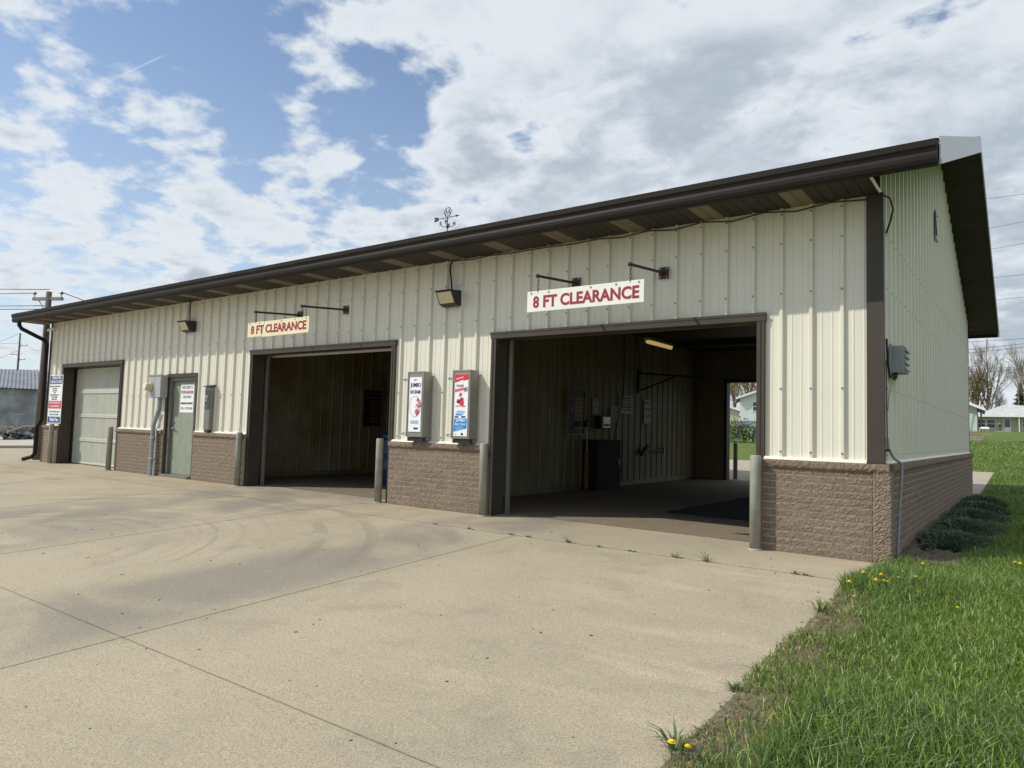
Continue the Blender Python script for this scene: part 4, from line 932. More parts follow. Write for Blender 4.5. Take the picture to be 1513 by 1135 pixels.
# ================================================================== INSIDE THE BAYS
def bay_items():
    WX = -6.35
    def wall(u0, v0, u1, v1, wx=WX+.03): a = at(u0, v0, 0, wx); b = at(u1, v1, 0, wx); return a, b
    def board(u0, v0, u1, v1, name, label, m, lines=None, frame=None, wx=WX+.03):
        a, b = wall(u0, v0, u1, v1, wx); cy = (a.y+b.y)/2; w = b.y-a.y; h = a.z-b.z; t = thing(name, label, 'sign', (wx, cy, b.z), math.pi/2)
        q = MB(); q.box(-w/2, w/2, -.02, 0, 0, h); q.build('board', m, t)
        if frame:
            f = MB(); g = .04
            for bx in ((-w/2-g, -w/2, 0, h), (w/2, w/2+g, 0, h), (-w/2-g, w/2+g, -g, 0), (-w/2-g, w/2+g, h, h+g)): f.box(bx[0], bx[1], -.035, 0, bx[2]+.001, bx[3])
            f.build('frame', frame, t)
        if lines: lines(t, w, h)
        return t
    def menu(t, w, h):
        for k in range(8):
            q = MB(); z = h*(.10+.095*k); q.box(-w*.10, w*.42, -.024, -.0205, z, z+h*.06); q.build('menu_line', 'amber', t)
            q = MB(); q.box(-w*.42, -w*.14, -.024, -.0205, z, z+h*.06); q.build('menu_key', ('maroon', 'teal', 'dkpanel')[k % 3], t)
        text('WASH MENU', h*.05, t, 'greyink', 0, -.023, h*.92, w*.8)
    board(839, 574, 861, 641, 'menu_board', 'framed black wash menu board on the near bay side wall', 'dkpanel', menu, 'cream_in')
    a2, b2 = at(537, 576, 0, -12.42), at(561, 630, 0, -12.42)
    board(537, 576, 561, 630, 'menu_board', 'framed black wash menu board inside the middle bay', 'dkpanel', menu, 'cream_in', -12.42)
    def lines(n, m='greyink'):
        def f(t, w, h):
            for k in range(n): text(('PLEASE DO', 'NOT LEAVE', 'CAR WITH', 'DOORS OPEN', 'NO MUD')[k % 5], h*.10, t, m, 0, -.022, h*(.85-.8*k/n), w*.75)
        return f
    board(914, 583, 934, 612, 'notice_sign', 'large pale notice above the dark cabinet in the near bay', 'conduit', lines(5, 'maroon'))
    board(902, 600, 912, 625, 'notice_sign', 'small pale notice between coin box and large notice', 'conduit', lines(4)); board(951, 590, 960, 626, 'notice_sign', 'narrow pale notice near the spray wand in the near bay', 'conduit', lines(3))
    board(875, 588, 883, 612, 'notice_sign', 'torn paper notice above the coin box in the near bay', 'conduit', lines(2))
    a, b = wall(879, 614, 893, 634); t = thing('coin_box', 'black coin box with shiny face on the near bay wall', 'coin box', (WX+.03, (a.y+b.y)/2, b.z), math.pi/2); w = b.y-a.y; h = a.z-b.z
    q = MB(); q.box(-w/2, w/2, -.16, 0, 0, h, .01); q.build('case', 'black', t); q = MB(); q.box(-w*.32, w*.40, -.166, -.1605, h*.1, h*.92); q.build('face_plate', 'galv', t)
    for k in range(3): q = MB(); q.tube([(-w*.15+k*w*.2, -.166, h*.3), (-w*.15+k*w*.2, -.19, h*.3)], .02, 8); q.build('button', 'black', t)
    a, b = wall(880, 650, 915, 716, WX+.35); t = thing('equipment_cabinet', 'tall dark equipment cabinet against the near bay wall', 'cabinet', (WX+.03, (a.y+b.y)/2, 0), math.pi/2); w = b.y-a.y
    q = MB(); q.box(-w/2, w/2, -.34, 0, .005, a.z, .01); q.build('case', 'rubber', t); q = MB(); q.box(-w/2+.04, w/2-.04, -.352, -.341, .08, a.z-.05, .004); d = q.build('door', 'rubber', t); q = MB(); q.box(w/2-.12, w/2-.10, -.37, -.353, .5, .62); q.build('handle', 'galv', d)
    # foam brush in its yellow holder
    a = at(866, 716, 0, WX+.15); t = thing('foam_brush', 'foam brush leaning in a yellow holder beside the dark cabinet', 'brush', (a.x, a.y, 0), math.pi/2)
    q = MB(); q.lathe([(.05, .02), (.055, .75), (.06, .76)], n=12); q.build('holder', 'yellowp', t); q = MB(); q.tube([(0, 0, .7), (-.03, -.02, 1.35)], .018, 8); q.build('handle', 'galv', t); q = MB(); q.tube([(.0, 0, .78), (.10, -.1, .4), (.28, -.2, .03)], .014, 6); q.build('hose', 'black', t); q = MB(); q.box(-.10, .04, -.05, .05, 1.30, 1.42, .02); q.build('brush_head', 'black', t)
    # boom with hose
    a = at(942, 560, 0, WX); t = thing('hose_boom', 'dark swing boom bracket with hanging hose on the near bay wall', 'boom', (WX, a.y, 0), math.pi/2)
    q = MB(); q.box(-.06, .06, -.08, -.02, 2.15, 2.72); q.build('wall_plate', 'black', t); q = MB(); q.tube([(0, -.06, 2.62), (.9, -1.3, 2.56)], .022, 8); q.build('arm', 'black', t); q = MB(); q.tube([(0, -.06, 2.2), (.55, -.75, 2.58)], .018, 8); q.build('brace', 'black', t)
    q = MB(); q.tube([(0, -.06, 2.75), (-.1, -.1, 3.0), (-.22, -.08, 3.3), (-.22, -.05, 3.49)], .012, 6); q.build('feed_hose', 'black', t)
    a = at(921, 520, 0, WX+.06); b = at(909, 650, 0, WX+.06)
    q = MB(); q.tube([(WX+.06, a.y, 3.49), (WX+.07, a.y+.05, 2.9), (WX+.07, a.y+.02, 2.0), (WX+.08, b.y-.05, 1.2), (WX+.10, b.y-.15, .95)], .012, 6); tag(q.build('hanging_hose', 'black'), 'thin black hose hanging down the near bay wall to the cabinet', 'hose')
    a, b = wall(945, 668, 981, 664); t = thing('spray_wand', 'black spray wand with curled grip on wall hooks in the near bay', 'wand', (WX+.03, a.y, a.z), math.pi/2); w = b.y-a.y
    q = MB(); q.tube([(.1, -.07, 0), (w, -.07, .03)], .018, 8); q.build('lance', 'black', t); q = MB(); q.tube([(-.05, -.07, -.05), (.10, -.08, .02), (.25, -.08, .14)], .05, 8); q.build('grip', 'black', t)
    for xx in (.15, w-.2): q = MB(); q.box(xx, xx+.03, -.10, 0, -.04, .12); q.build('hook', 'galv', t)
    a = at(957, 505, 2, 3.28); t = thing('tube_light', 'yellowed fluorescent tube fixture hanging under the near bay ceiling', 'light', (-4.6, 5.2, 3.24)); p0 = at(956, 505, 0, -5.0); p1 = at(992, 513, 0, -5.0)
    t.location = (-5.0, (p0.y+p1.y)/2, (p0.z+p1.z)/2); hl = abs(p1.y-p0.y)/2
    q = MB(); q.box(-.07, .07, -hl, hl, .02, .07); q.build('fixture', 'lens', t); q = MB(); q.tube([(0, -hl+.03, 0), (0, hl-.03, 0)], .045, 10); q.build('tube', 'lamp', t)
    for s_ in (-hl+.1, hl-.1): q = MB(); q.tube([(0, s_, .07), (0, s_, 3.5-t.location.z)], .008, 5); q.build('hanger', 'black', t)
    t = thing('drain_grate', 'black slotted floor drain grate in the near bay', 'grate', (-2.45, 4.3, .004)); q = MB(); q.box(-.85, .75, -2.0, 2.3, 0.0, .012); q.build('grate_pan', 'rubber', t)
    for k in range(20): q = MB(); q.box(-.85, .75, -1.95+k*.215, -1.88+k*.215, .0125, .02); q.build('grate_bar', 'rubber', t)
    a = at(566, 690, 2, 0); t = thing('blue_drum', 'blue plastic drum standing at the side of the middle bay', 'drum', (-7.55, 1.6, 0)); a = at(573, 632, 1, 2.5); t.location = (a.x+.17, 2.5, .004)
    q = MB(); q.lathe([(.26, 0), (.28, .04), (.28, .30), (.295, .33), (.28, .36), (.28, .62), (.295, .65), (.28, .68), (.28, .90), (.25, .95)], n=24); q.build('body', 'barrel', t, None, True); q = MB(); q.lathe([(.27, .95), (.27, 1.02), (.12, 1.08)], n=20); q.build('lid', 'barrel', t)
bay_items()

# ================================================================== BACKGROUND
def depth_of(p): return float(np.dot(np.array(p)-CAM, fw))
def facing(p): return math.atan2(p[1]-CAM[1], p[0]-CAM[0])-math.pi/2
def place(u, v_base, depth):
    p = atd(u, v_base, depth); return Vector((p.x, p.y, H(p.x, p.y)))
def window(parent, x0, x1, z0, z1, y, bars=1):
    f = MB(); g = .09
    f.box(x0-g, x0, y-.06, y, z0-g, z1+g); f.box(x1, x1+g, y-.06, y, z0-g, z1+g); f.box(x0+.001, x1-.001, y-.06, y, z0-g, z0); f.box(x0+.001, x1-.001, y-.06, y, z1, z1+g); f.box(x0+.001, x1-.001, y-.05, y, (z0+z1)/2-.04, (z0+z1)/2+.04)
    w = f.build('window', 'trimw', parent); p = MB(); p.box(x0+.001, x1-.001, y-.03, y-.005, z0+.001, z1-.001); p.build('pane', 'glass', w)
def gable_house(name, label, loc, rz, w, dep, eave, rise, wall, roofm, fnd=0.0, over=.45, front_gable=True):
    t = thing(name, label, 'house', loc, rz)
    b = MB()
    if fnd: q = MB(); q.box(-w/2+.03, w/2-.03, 0.03, dep-.03, -.6, fnd); q.build('foundation', 'hblue', t)
    b.prism([(-w/2, fnd if fnd else -.6), (w/2, fnd if fnd else -.6), (w/2, eave), (0, eave+rise), (-w/2, eave)], 0, dep, 1); b.build('wall', wall, t)
    k = rise/(w/2)
    for sg in (-1, 1):
        r = MB(); e = w/2+over; r.prism([(0, eave+rise+.22), (sg*e, eave-k*over+.22), (sg*e, eave-k*over+.04), (0, eave+rise+.04)], -over, dep+over, 1); rr = r.build('roof', roofm, t)
        f = MB(); f.prism([(0, eave+rise+.23), (sg*e, eave-k*over+.23), (sg*e, eave-k*over-.02), (0, eave+rise-.02)], -over-.05, -over-.002, 1); f.build('bargeboard', 'trimw', rr)
    return t
def houses():
    # white gabled house seen through the rear doorway
    dp = 80.0; mp = dp/FPX; p0 = atd(1093, 632, dp); p = Vector((p0.x, p0.y, p0.z)); rz = facing(p); w = 9.4
    ctr = p+Vector((math.cos(rz), math.sin(rz), 0))*(w/2)
    t = gable_house('white_house', 'white gabled house with blue foundation seen through the rear doorway', (ctr.x, ctr.y, p.z), rz, w, 10, 3.35, 1.75, 'hsiding', 'hroofb', .75)
    window(t, -w/2+1.40, -w/2+2.3, 1.95, 2.9, 0)
    window(t, .8, 1.7, 1.95, 2.9, 0)
    dp = 88.0; p = atd(1080, 626, dp); rz = facing(p); t = gable_house('tan_garage', 'small tan garage with brown roof left of the white gabled house', (p.x-1.9, p.y, p.z), rz, 5.6, 6, 1.6, .9, 'htan', 'hroofb', 0, .4)
    q = MB(); q.box(-1.2, 1.2, -.05, -.003, .0, 1.4); q.build('garage_door', 'trimw', t)
    # white lap-sided house beside the lawn
    dp = 70.0; mp = dp/FPX; pr = atd(1444, 637, dp); rz = facing(pr); w = 9.0
    ctr = pr-Vector((math.cos(rz), math.sin(rz), 0))*(w/2)
    t = gable_house('lap_sided_house', 'pale lap-sided house with white rake boards beyond the side lawn', (ctr.x, ctr.y, pr.z), rz, w, 11, 2.30, 2.0, 'hgreen', 'hroof', 0, .7)
    for k in range(10):
        q = MB(); q.prism([(-.0, .12+k*.2), (-.03, .12+k*.2), (-.0, .32+k*.2)], w/2-2.4, w/2-.01, 0); q.build('lap_board', 'hgreen', t)
    q = MB(); q.box(w/2-1.12, w/2-.88, -.06, -.003, -.3, 2.6); q.build('downpipe', 'trimw', t); q = MB(); q.tube([(w/2-.9, 3.0, 3.0), (w/2-.9, 3.0, 4.1)], .08, 8); q.build('vent_pipe', 'galv', t)
    # porch house
    dp = 119.0; mp = dp/FPX; p = atd(1480, 640.5, dp); rz = facing(p); t = thing('porch_house', 'low tan house with pale hipped roof and front porch across the lawn', 'house', (p.x, p.y, p.z), rz)
    b = MB(); b.box(-4.0, 9.5, 0, 9, -.8, 3.0); b.build('wall', 'htan', t)
    r = MB(); e = [(-4.5, -1.6, 2.85), (10, -1.6, 2.85), (10, 9.6, 2.85), (-4.5, 9.6, 2.85)]; a0, a1 = (.6, 4, 5.05), (5.2, 4, 4.7)
    r.quad(e[0], e[1], a1, a0); r.tri(e[1], e[2], a1); r.quad(e[2], e[3], a0, a1); r.tri(e[3], e[0], a0); r.quad(e[0], e[3], e[2], e[1]); rr = r.build('roof', 'hroof', t)
    f = MB(); f.box(-4.55, 10.05, -1.68, -1.605, 2.72, 2.9); f.build('fascia', 'trimw', rr)
    for x in (-3.9, 2.4): q = MB(); q.box(x-.06, x+.06, -1.5, -1.38, .1, 2.75); q.build('porch_post', 'trimw', t)
    q = MB(); q.box(-.9, 1.3, -2.0, -.01, -.4, .36); q.box(-.7, 1.1, -2.4, -2.005, -.4, .16); q.build('steps', 'conc2', t)
    q = MB(); q.box(.28, 1.30, -.06, -.003, .40, 2.55); d = q.build('front_door', 'trimw', t); q = MB(); q.box(.42, 1.16, -.08, -.061, 1.05, 2.4); q.build('door_glass', 'glass', d)
    window(t, -3.5, -2.3, .9, 2.3, 0); window(t, -2.0, -.9, .9, 2.3, 0); window(t, 2.9, 3.5, 1.1, 2.3, 0); window(t, 3.75, 4.5, 1.1, 2.3, 0)
    # person on the porch steps
    X = Matrix.Translation((p.x, p.y, p.z)) @ Matrix.Rotation(rz, 4, 'Z')
    loc = X @ Vector((-.25, -1.2, .36)); person(loc, rz)
    # yard things
    q = MB(); q.tube([(0, 0, 0), (0, 0, 3.4)], .11, 8); p2 = place(1450, 641, 100); o = q.build('yard_post', 'junkdark', None, (p2.x, p2.y, p2.z-.3)); tag(o, 'dark upright post between the lap-sided house and the porch', 'post')
    p2 = place(1455.5, 640, 98); t = thing('propane_tank', 'white horizontal propane tank beside the porch house', 'tank', (p2.x, p2.y, p2.z), rz); q = MB()
    q.tube([(-.50, 0, .42), (-.46, 0, .42), (-.38, 0, .42), (.38, 0, .42), (.46, 0, .42), (.50, 0, .42)], .20, 14); q.build('shell', 'trimw', t, None, True)
    for x in (-.28, .28): q = MB(); q.box(x-.06, x+.06, -.15, .15, -.4, .30); q.build('saddle', 'conc2', t)
    for i, (u, v, d, l) in enumerate(((1438, 652, 45, 1.0), (1444, 648, 52, .9), (1449, 644.5, 62, 1.6))):
        p2 = gpt(u, v); q = MB(); q.box(-l/2, l/2, -.12, .12, -.1, .16, .03); o = q.build('landscape_timber', 'timber', None, p2); o.rotation_euler = (0, 0, .1*i); tag(o, ['weathered timber on the lawn, farthest out from the lap-sided house', 'short weathered timber, middle one of three by the lap-sided house', 'long weathered timber closest to the lap-sided house'][i], 'timber', 'landscape timbers on the lawn')
def person(loc, rz):
    t = thing('person', 'person in dark clothes with pale shirt standing on the porch steps', 'person', loc, rz+.3)
    me = bpy.data.meshes.new('body')
    J = {'pel': (0, 0, .93), 'spi': (0, 0, 1.15), 'che': (0, -.01, 1.38), 'nek': (0, -.01, 1.50), 'hed': (0, -.02, 1.58), 'top': (0, -.01, 1.73), 'lsh': (-.18, 0, 1.42), 'lel': (-.25, -.02, 1.15), 'lha': (-.16, -.2, 1.05), 'rsh': (.18, 0, 1.42), 'rel': (.26, .02, 1.15), 'rha': (.25, -.08, .90), 'lhi': (-.09, 0, .90), 'lkn': (-.10, -.02, .50), 'lan': (-.11, .02, .07), 'lto': (-.12, -.14, .03), 'rhi': (.09, 0, .90), 'rkn': (.11, -.06, .50), 'ran': (.12, .0, .07), 'rto': (.13, -.16, .03)}
    R = {'pel': .15, 'spi': .13, 'che': .16, 'nek': .065, 'hed': .095, 'top': .085, 'lsh': .075, 'rsh': .075, 'lel': .05, 'rel': .05, 'lha': .038, 'rha': .038, 'lhi': .10, 'rhi': .10, 'lkn': .065, 'rkn': .065, 'lan': .045, 'ran': .045, 'lto': .04, 'rto': .04}
    K = list(J); E = [('pel', 'spi'), ('spi', 'che'), ('che', 'nek'), ('nek', 'hed'), ('hed', 'top'), ('che', 'lsh'), ('lsh', 'lel'), ('lel', 'lha'), ('che', 'rsh'), ('rsh', 'rel'), ('rel', 'rha'), ('pel', 'lhi'), ('lhi', 'lkn'), ('lkn', 'lan'), ('lan', 'lto'), ('pel', 'rhi'), ('rhi', 'rkn'), ('rkn', 'ran'), ('ran', 'rto')]
    me.from_pydata([J[k] for k in K], [(K.index(a), K.index(b)) for a, b in E], []); o = link('body', me, t); o.modifiers.new('skin', 'SKIN')
    for i, k in enumerate(K):
        sv = me.skin_vertices[0].data[i]; sv.radius = (R[k], R[k]*.8); sv.use_root = (k == 'pel')
    o.modifiers.new('sub', 'SUBSURF').levels = 1; o.modifiers['sub'].render_levels = 1
    bpy.context.view_layer.update(); m2 = bpy.data.meshes.new_from_object(o.evaluated_get(bpy.context.evaluated_depsgraph_get())); o.modifiers.clear(); o.data = m2
    m2.materials.clear(); m2.materials.append(M['coat']); m2.materials.append(M['skin']); m2.materials.append(M['scarf'])
    for pl in m2.polygons:
        c = pl.center; pl.material_index = 1 if (c.z > 1.5 and c.y < .03) or (abs(c.x) > .13 and c.z < 1.1 and c.z > .85 and c.y < -.1) else (2 if 1.12 < c.z < 1.36 and c.y < 0 else 0)
        pl.use_smooth = True
    h = MB(); h.lathe([(.02, 1.735), (.075, 1.73), (.10, 1.68), (.10, 1.60), (.085, 1.56)], (0, .025, 0), 10); h.build('hair', 'coat', t)
houses()
def fence_yard():
    dp = 42.0
    a = atd(1074, 651, dp); b = atd(1124, 652.5, dp); a.z = H(a.x, a.y); b.z = H(b.x, b.y); d = (b-a); L = d.length; rz = math.atan2(d.y, d.x)
    a = a-d*1.5; L *= 4
    t = thing('garden_fence', 'low white rail fence behind the car wash, partly grown over', 'fence', a, rz)
    n = 9
    for i in range(n+1):
        x = L*i/n; q = MB(); q.box(x-.05, x+.05, -.05, .05, -.3, .85+(.45 if i == 4 else 0)); q.build('post', 'trimw', t)
    for z in (.30, .72):
        for i in range(n):
            q = MB(); q.box(L*i/n+.051, L*(i+1)/n-.051, -.025, .025, z, z+.10); q.build('rail', 'trimw', t)
fence_yard()
def leaf_cloud(n, rx, ry, rz_, size, seed, hollow=.35):
    r = np.random.default_rng(seed); d = r.normal(size=(n, 3)); d /= np.linalg.norm(d, axis=1)[:, None]; rad = hollow+(1-hollow)*r.random(n)**.6
    lob = 1+.22*np.sin(d[:, 0]*5+seed)+.18*np.sin(d[:, 1]*7+d[:, 2]*4+seed*2)
    c = d*(rad*lob)[:, None]*np.array([rx, ry, rz_]); u = r.normal(size=(n, 3)); u /= np.linalg.norm(u, axis=1)[:, None]; w = np.cross(u, r.normal(size=(n, 3))); w /= np.linalg.norm(w, axis=1)[:, None]
    s = size*r.uniform(.6, 1.4, n)[:, None]; V = np.stack([c-u*s, c+w*s*.5, c+u*s, c-w*s*.5], 1).reshape(-1, 3); F = np.arange(4*n).reshape(-1, 4); return V, F
def shrubs():
    L = ['leafy green shrub in front of the white rail fence, left of the doorway view', 'tall leafy green shrub in front of the white rail fence', 'low brownish green shrub at the white rail fence', 'wide leafy shrub beside the white rail fence']
    for i, (u, v, h, w) in enumerate(((1086, 652, 1.3, 1.0), (1100, 652, 1.35, 1.1), (1113, 653, .95, 1.1), (1068, 651, 1.2, 1.2))):
        p = atd(u, v, 40.5); p.z = H(p.x, p.y); t = thing('shrub', L[i], 'shrub', p, 0, 'shrubs along the rail fence')
        V, F = leaf_cloud(560, w, .7, h*.5, .06, 40+i); V[:, 2] += h*.55; V[:, 2] = np.maximum(V[:, 2], .02); link('foliage', fast_mesh('foliage', V, F, 'shrub'), t)
        q = MB()
        for k in range(5): q.tube([(0, 0, -.1), (random.uniform(-.2, .2), random.uniform(-.2, .2), h*.4), (random.uniform(-.5, .5)*w, random.uniform(-.4, .4), h*.85)], .02, 4, False, .008)
        q.build('stems', 'bark', t)
shrubs()
# ---------------------------------------------------------------- bare trees
def bare_tree(name, label, loc, height, spread, seed, twig='twig', levels=5, kids=(4, 4, 4, 3, 3), r0=.34, crown=None, group='bare trees beyond the lawn'):
    r = random.Random(seed); trunk = MB(); crownm = MB()
    def seg(mb, a, b, ra, rb, n):
        mid = (a+b)/2+Vector((r.uniform(-1, 1), r.uniform(-1, 1), r.uniform(-.3, .3)))*(b-a).length*.06; mb.tube([a, mid, b], ra, n, False, rb)
    def grow(a, d, l, ra, lev):
        b = a+d*l; rb = ra*.62; seg(trunk if lev < 2 else crownm, a, b, ra, rb, 6 if lev < 2 else (4 if lev < 3 else 3))
        if lev >= levels: return
        for k in range(kids[lev]):
            f = r.uniform(.45, 1.0) if k else 1.0; q = a+d*l*f
            ax = Vector((r.uniform(-1, 1), r.uniform(-1, 1), r.uniform(-1, 1))).normalized(); nd = (d+ax*spread*(r.uniform(.55, 1.1) if k else .35)+Vector((0, 0, .16))).normalized()
            grow(q, nd, l*r.uniform(.55, .80), max(.018, rb*(.95 if not k else .7)), lev+1)
    grow(Vector((0, 0, -.3)), Vector((r.uniform(-.05, .05), 0, 1)).normalized(), height*.30, r0, 0)
    t = thing(name, label, 'tree', loc, r.uniform(0, 6), group); trunk.build('trunk', 'bark', t); crownm.build('crown', twig, t)
    if crown:
        n, rx, rz_, m = crown; V, F = leaf_cloud(n, rx, rx, rz_, .16, seed, .1); V[:, 2] += height*.55; link('buds', fast_mesh('buds', V, F, m), t)
    return t
def trees():
    def loc(u, d): p = atd(u, 640, d); return Vector((p.x, p.y, H(p.x, p.y)))
    bare_tree('bare_tree', 'tall bare tree behind the lap-sided house and porch house', loc(1458, 138), 21, .55, 3, levels=6, kids=(5, 4, 3, 3, 3, 2), r0=.45)
    bare_tree('bare_tree', 'wide bare tree behind the right end of the porch house', loc(1530, 132), 21, .62, 8, levels=6, kids=(5, 4, 3, 3, 3, 2), r0=.45)
    bare_tree('budding_tree', 'dense brownish budding tree right behind the lap-sided house', loc(1443, 112), 12, .62, 12, 'bud', 6, (5, 4, 3, 3, 3, 2), .30, (900, 3.2, 3.6, 'conifer'))
    bare_tree('bare_tree', 'small bare tree between the two houses beyond the lawn', loc(1470, 150), 14, .6, 17, levels=5)
    bare_tree('budding_tree', 'brown budding tree behind the tan garage', loc(1085, 108), 13, .65, 21, 'bud', 6, (5, 4, 3, 3, 3, 2), .32, (700, 4.0, 4.0, 'bud'))
    bare_tree('budding_tree', 'olive budding tree above the white gabled house', loc(1106, 125), 16, .65, 25, 'bud', 6, (5, 4, 3, 3, 3, 2), .35, (900, 5.0, 5.0, 'bud'))
    bare_tree('bare_tree', 'young bare tree above the middle of the white gabled house', loc(1118, 140), 17, .6, 29)
    # brown conifer behind the porch house
    p = loc(1509, 140); t = thing('conifer', 'brown-green conifer behind the porch house roof', 'tree', p); q = MB(); q.tube([(0, 0, -.2), (0, 0, 9.8)], .22, 6, True, .03); q.build('trunk', 'bark', t)
    r = np.random.default_rng(4); n = 2600; z = r.uniform(1.2, 10.2, n); rad = (10.4-z)/9.2*3.4*(.55+.45*np.sin(z*4.1)**2)*r.random(n)**.5; a = r.uniform(0, 6.283, n); c = np.c_[rad*np.cos(a), rad*np.sin(a), z-rad*.22]; u = np.c_[np.cos(a), np.sin(a), -.35+r.normal(0, .3, n)]; w = np.c_[-np.sin(a), np.cos(a), r.normal(0, .4, n)]
    s = r.uniform(.15, .38, n)[:, None]; V = np.stack([c-u*s, c+w*s*.4, c+u*s, c-w*s*.4], 1).reshape(-1, 3); link('crown', fast_mesh('crown', V, np.arange(4*n).reshape(-1, 4), 'conifer'), t)
trees()
# ---------------------------------------------------------------- poles and wires
def utility_pole(label, base, h, r0, r1, arms, lean=0):
    t = thing('utility_pole', label, 'utility pole', base, 0, 'utility poles'); q = MB(); q.tube([(0, 0, -.5), (lean*h, 0, h)], r0, 12, True, r1); q.build('post', 'wood', t, None, True)
    for z, x0, x1, y0, y1 in arms:
        d = Vector((x1-x0, y1-y0, 0)).normalized(); n = Vector((-d.y, d.x, 0))*.038; a = MB(); A = Vector((x0, y0, z)); B = Vector((x1, y1, z)); zz = Vector((0, 0, .042))
        a.v = [tuple(v) for v in (A-n-zz, A+n-zz, A+n+zz, A-n+zz, B-n-zz, B+n-zz, B+n+zz, B-n+zz)]; a.f = [(0, 1, 2, 3), (7, 6, 5, 4), (0, 4, 5, 1), (1, 5, 6, 2), (2, 6, 7, 3), (3, 7, 4, 0)]; ar = a.build('crossarm', 'wood_pale', t)
        for P_ in (A.lerp(B, .04), A.lerp(B, .96)):
            i = MB(); i.lathe([(.012, .05), (.012, .12), (.045, .13), (.05, .17), (.03, .2)], tuple(P_), 8); i.build('insulator', 'insul', ar)
        if abs(x1-x0) > .4: b = MB(); b.tube([A.lerp(B, .2)-zz, (0, 0, z-.45)], .015, 5); b.build('brace', 'galv', t)
    return t
def wire(label, a, b, sag=.4, r=.012, group='power lines'):
    a, b = Vector(a), Vector(b); q = MB(); q.tube([a.lerp(b, k/10)-Vector((0, 0, sag*4*(k/10)*(1-k/10))) for k in range(11)], r, 4, False); return tag(q.build('power_line', 'wire'), label, 'wire', group)
def poles():
    b1 = Vector((-20.95, .20, 0)); top = at(73, 425, 0, b1.x).z
    left = Vector((-.34, -.94, 0)); view = Vector((-.94, .34, 0)); A = left*.36+view*.36; B = -left*.32-view*.32
    utility_pole('weathered utility pole with pale crossarm at the far corner of the car wash', b1, top-.12, .13, .07, [(top-.32, A.x, B.x, A.y, B.y)])
    q = MB(); q.lathe([(.015, 0), (.02, .1), (.045, .12), (.03, .16)], (0, 0, top-.14), 8)
    p2 = atd(25, 560, 96); g = H(p2.x, p2.y); tp = atd(28, 492, 96).z
    utility_pole('tall dark utility pole behind the block warehouse', (p2.x, p2.y, g), tp-g, .17, .10, [(tp-g-1.7, .1, 1.2, .1, .5), (tp-g-2.9, -1.2, -.1, -.5, 0), (tp-g-3.6, .1, 1.1, .1, .4), (tp-g-5.0, -2.6, 2.6, -1.6, 1.6)])
    pc = b1+Vector((0, 0, top-.2)); Ai = b1+A+Vector((0, 0, top-.15)); Bi = b1+B+Vector((0, 0, top-.15))
    wire('thin power line from the near pole to the left', pc+Vector((0, 0, .15)), atd(-160, 418, 38), .1); wire('thin power line from the near pole crossarm to the left', Ai, atd(-160, 428, 38), .1)
    wire('thin power line from the near pole sloping behind the roof', Bi, atd(330, 505, 48), .2); wire('second thin power line from the near pole sloping behind the roof', b1+Vector((0, 0, top-.6)), atd(330, 520, 48), .2)
    wire('pair of low thin lines ending at the near pole', b1+Vector((0, 0, at(73, 452, 0, b1.x).z)), atd(-160, 449, 38), .05); wire('lowest thin line ending at the near pole', b1+Vector((0, 0, at(73, 457, 0, b1.x).z)), atd(-160, 454, 38), .05)
    P = Vector((p2.x, p2.y, tp)); wire('thin power line from the dark far pole to the left', atd(32, 507, 96), atd(-200, 505, 110), .2, .02); wire('drooping power line from the dark far pole to the right', atd(38, 507, 96), atd(75, 506, 90), 1.0, .02); wire('slanting guy line left of the dark far pole', atd(27, 518, 96), atd(-40, 545, 96), 0, .02); wire('upper slanting guy line left of the dark far pole', atd(27, 494, 96), atd(-40, 520, 96), 0, .02)
    for i, (v0, v1, d) in enumerate(((293, 286, 46), (337, 327, 46), (368, 359, 46), (410, 405, 46), (443, 438, 46), (503, 500, 70), (513, 507.5, 70), (518, 512.5, 70), (544, 541.5, 95), (550, 544, 95))):
        s = (v1-v0)/50.0; wire('power line crossing the sky behind the car wash, number %d from the top' % (i+1) if False else ['topmost power line crossing the sky behind the gable', 'second highest power line behind the gable', 'third highest power line behind the gable', 'fourth power line behind the gable, near the rear eave', 'power line just above the rear eave', 'upper of three close lines in front of the bare trees', 'middle of three close lines in front of the bare trees', 'lowest of three close lines in front of the bare trees', 'upper service line low across the bare trees', 'lower service line low across the bare trees'][i], atd(1300, v0-s*160, d), atd(1760, v0+s*300, d), .05, .010 if d < 50 else .018)
    p = place(1506, 640, 124); tp = atd(1506, 565, 124).z; utility_pole('pale slim pole in front of the brown conifer', p, tp-p.z, .13, .10, [(tp-p.z-.5, -.5, .1, 0, 0)])
poles()
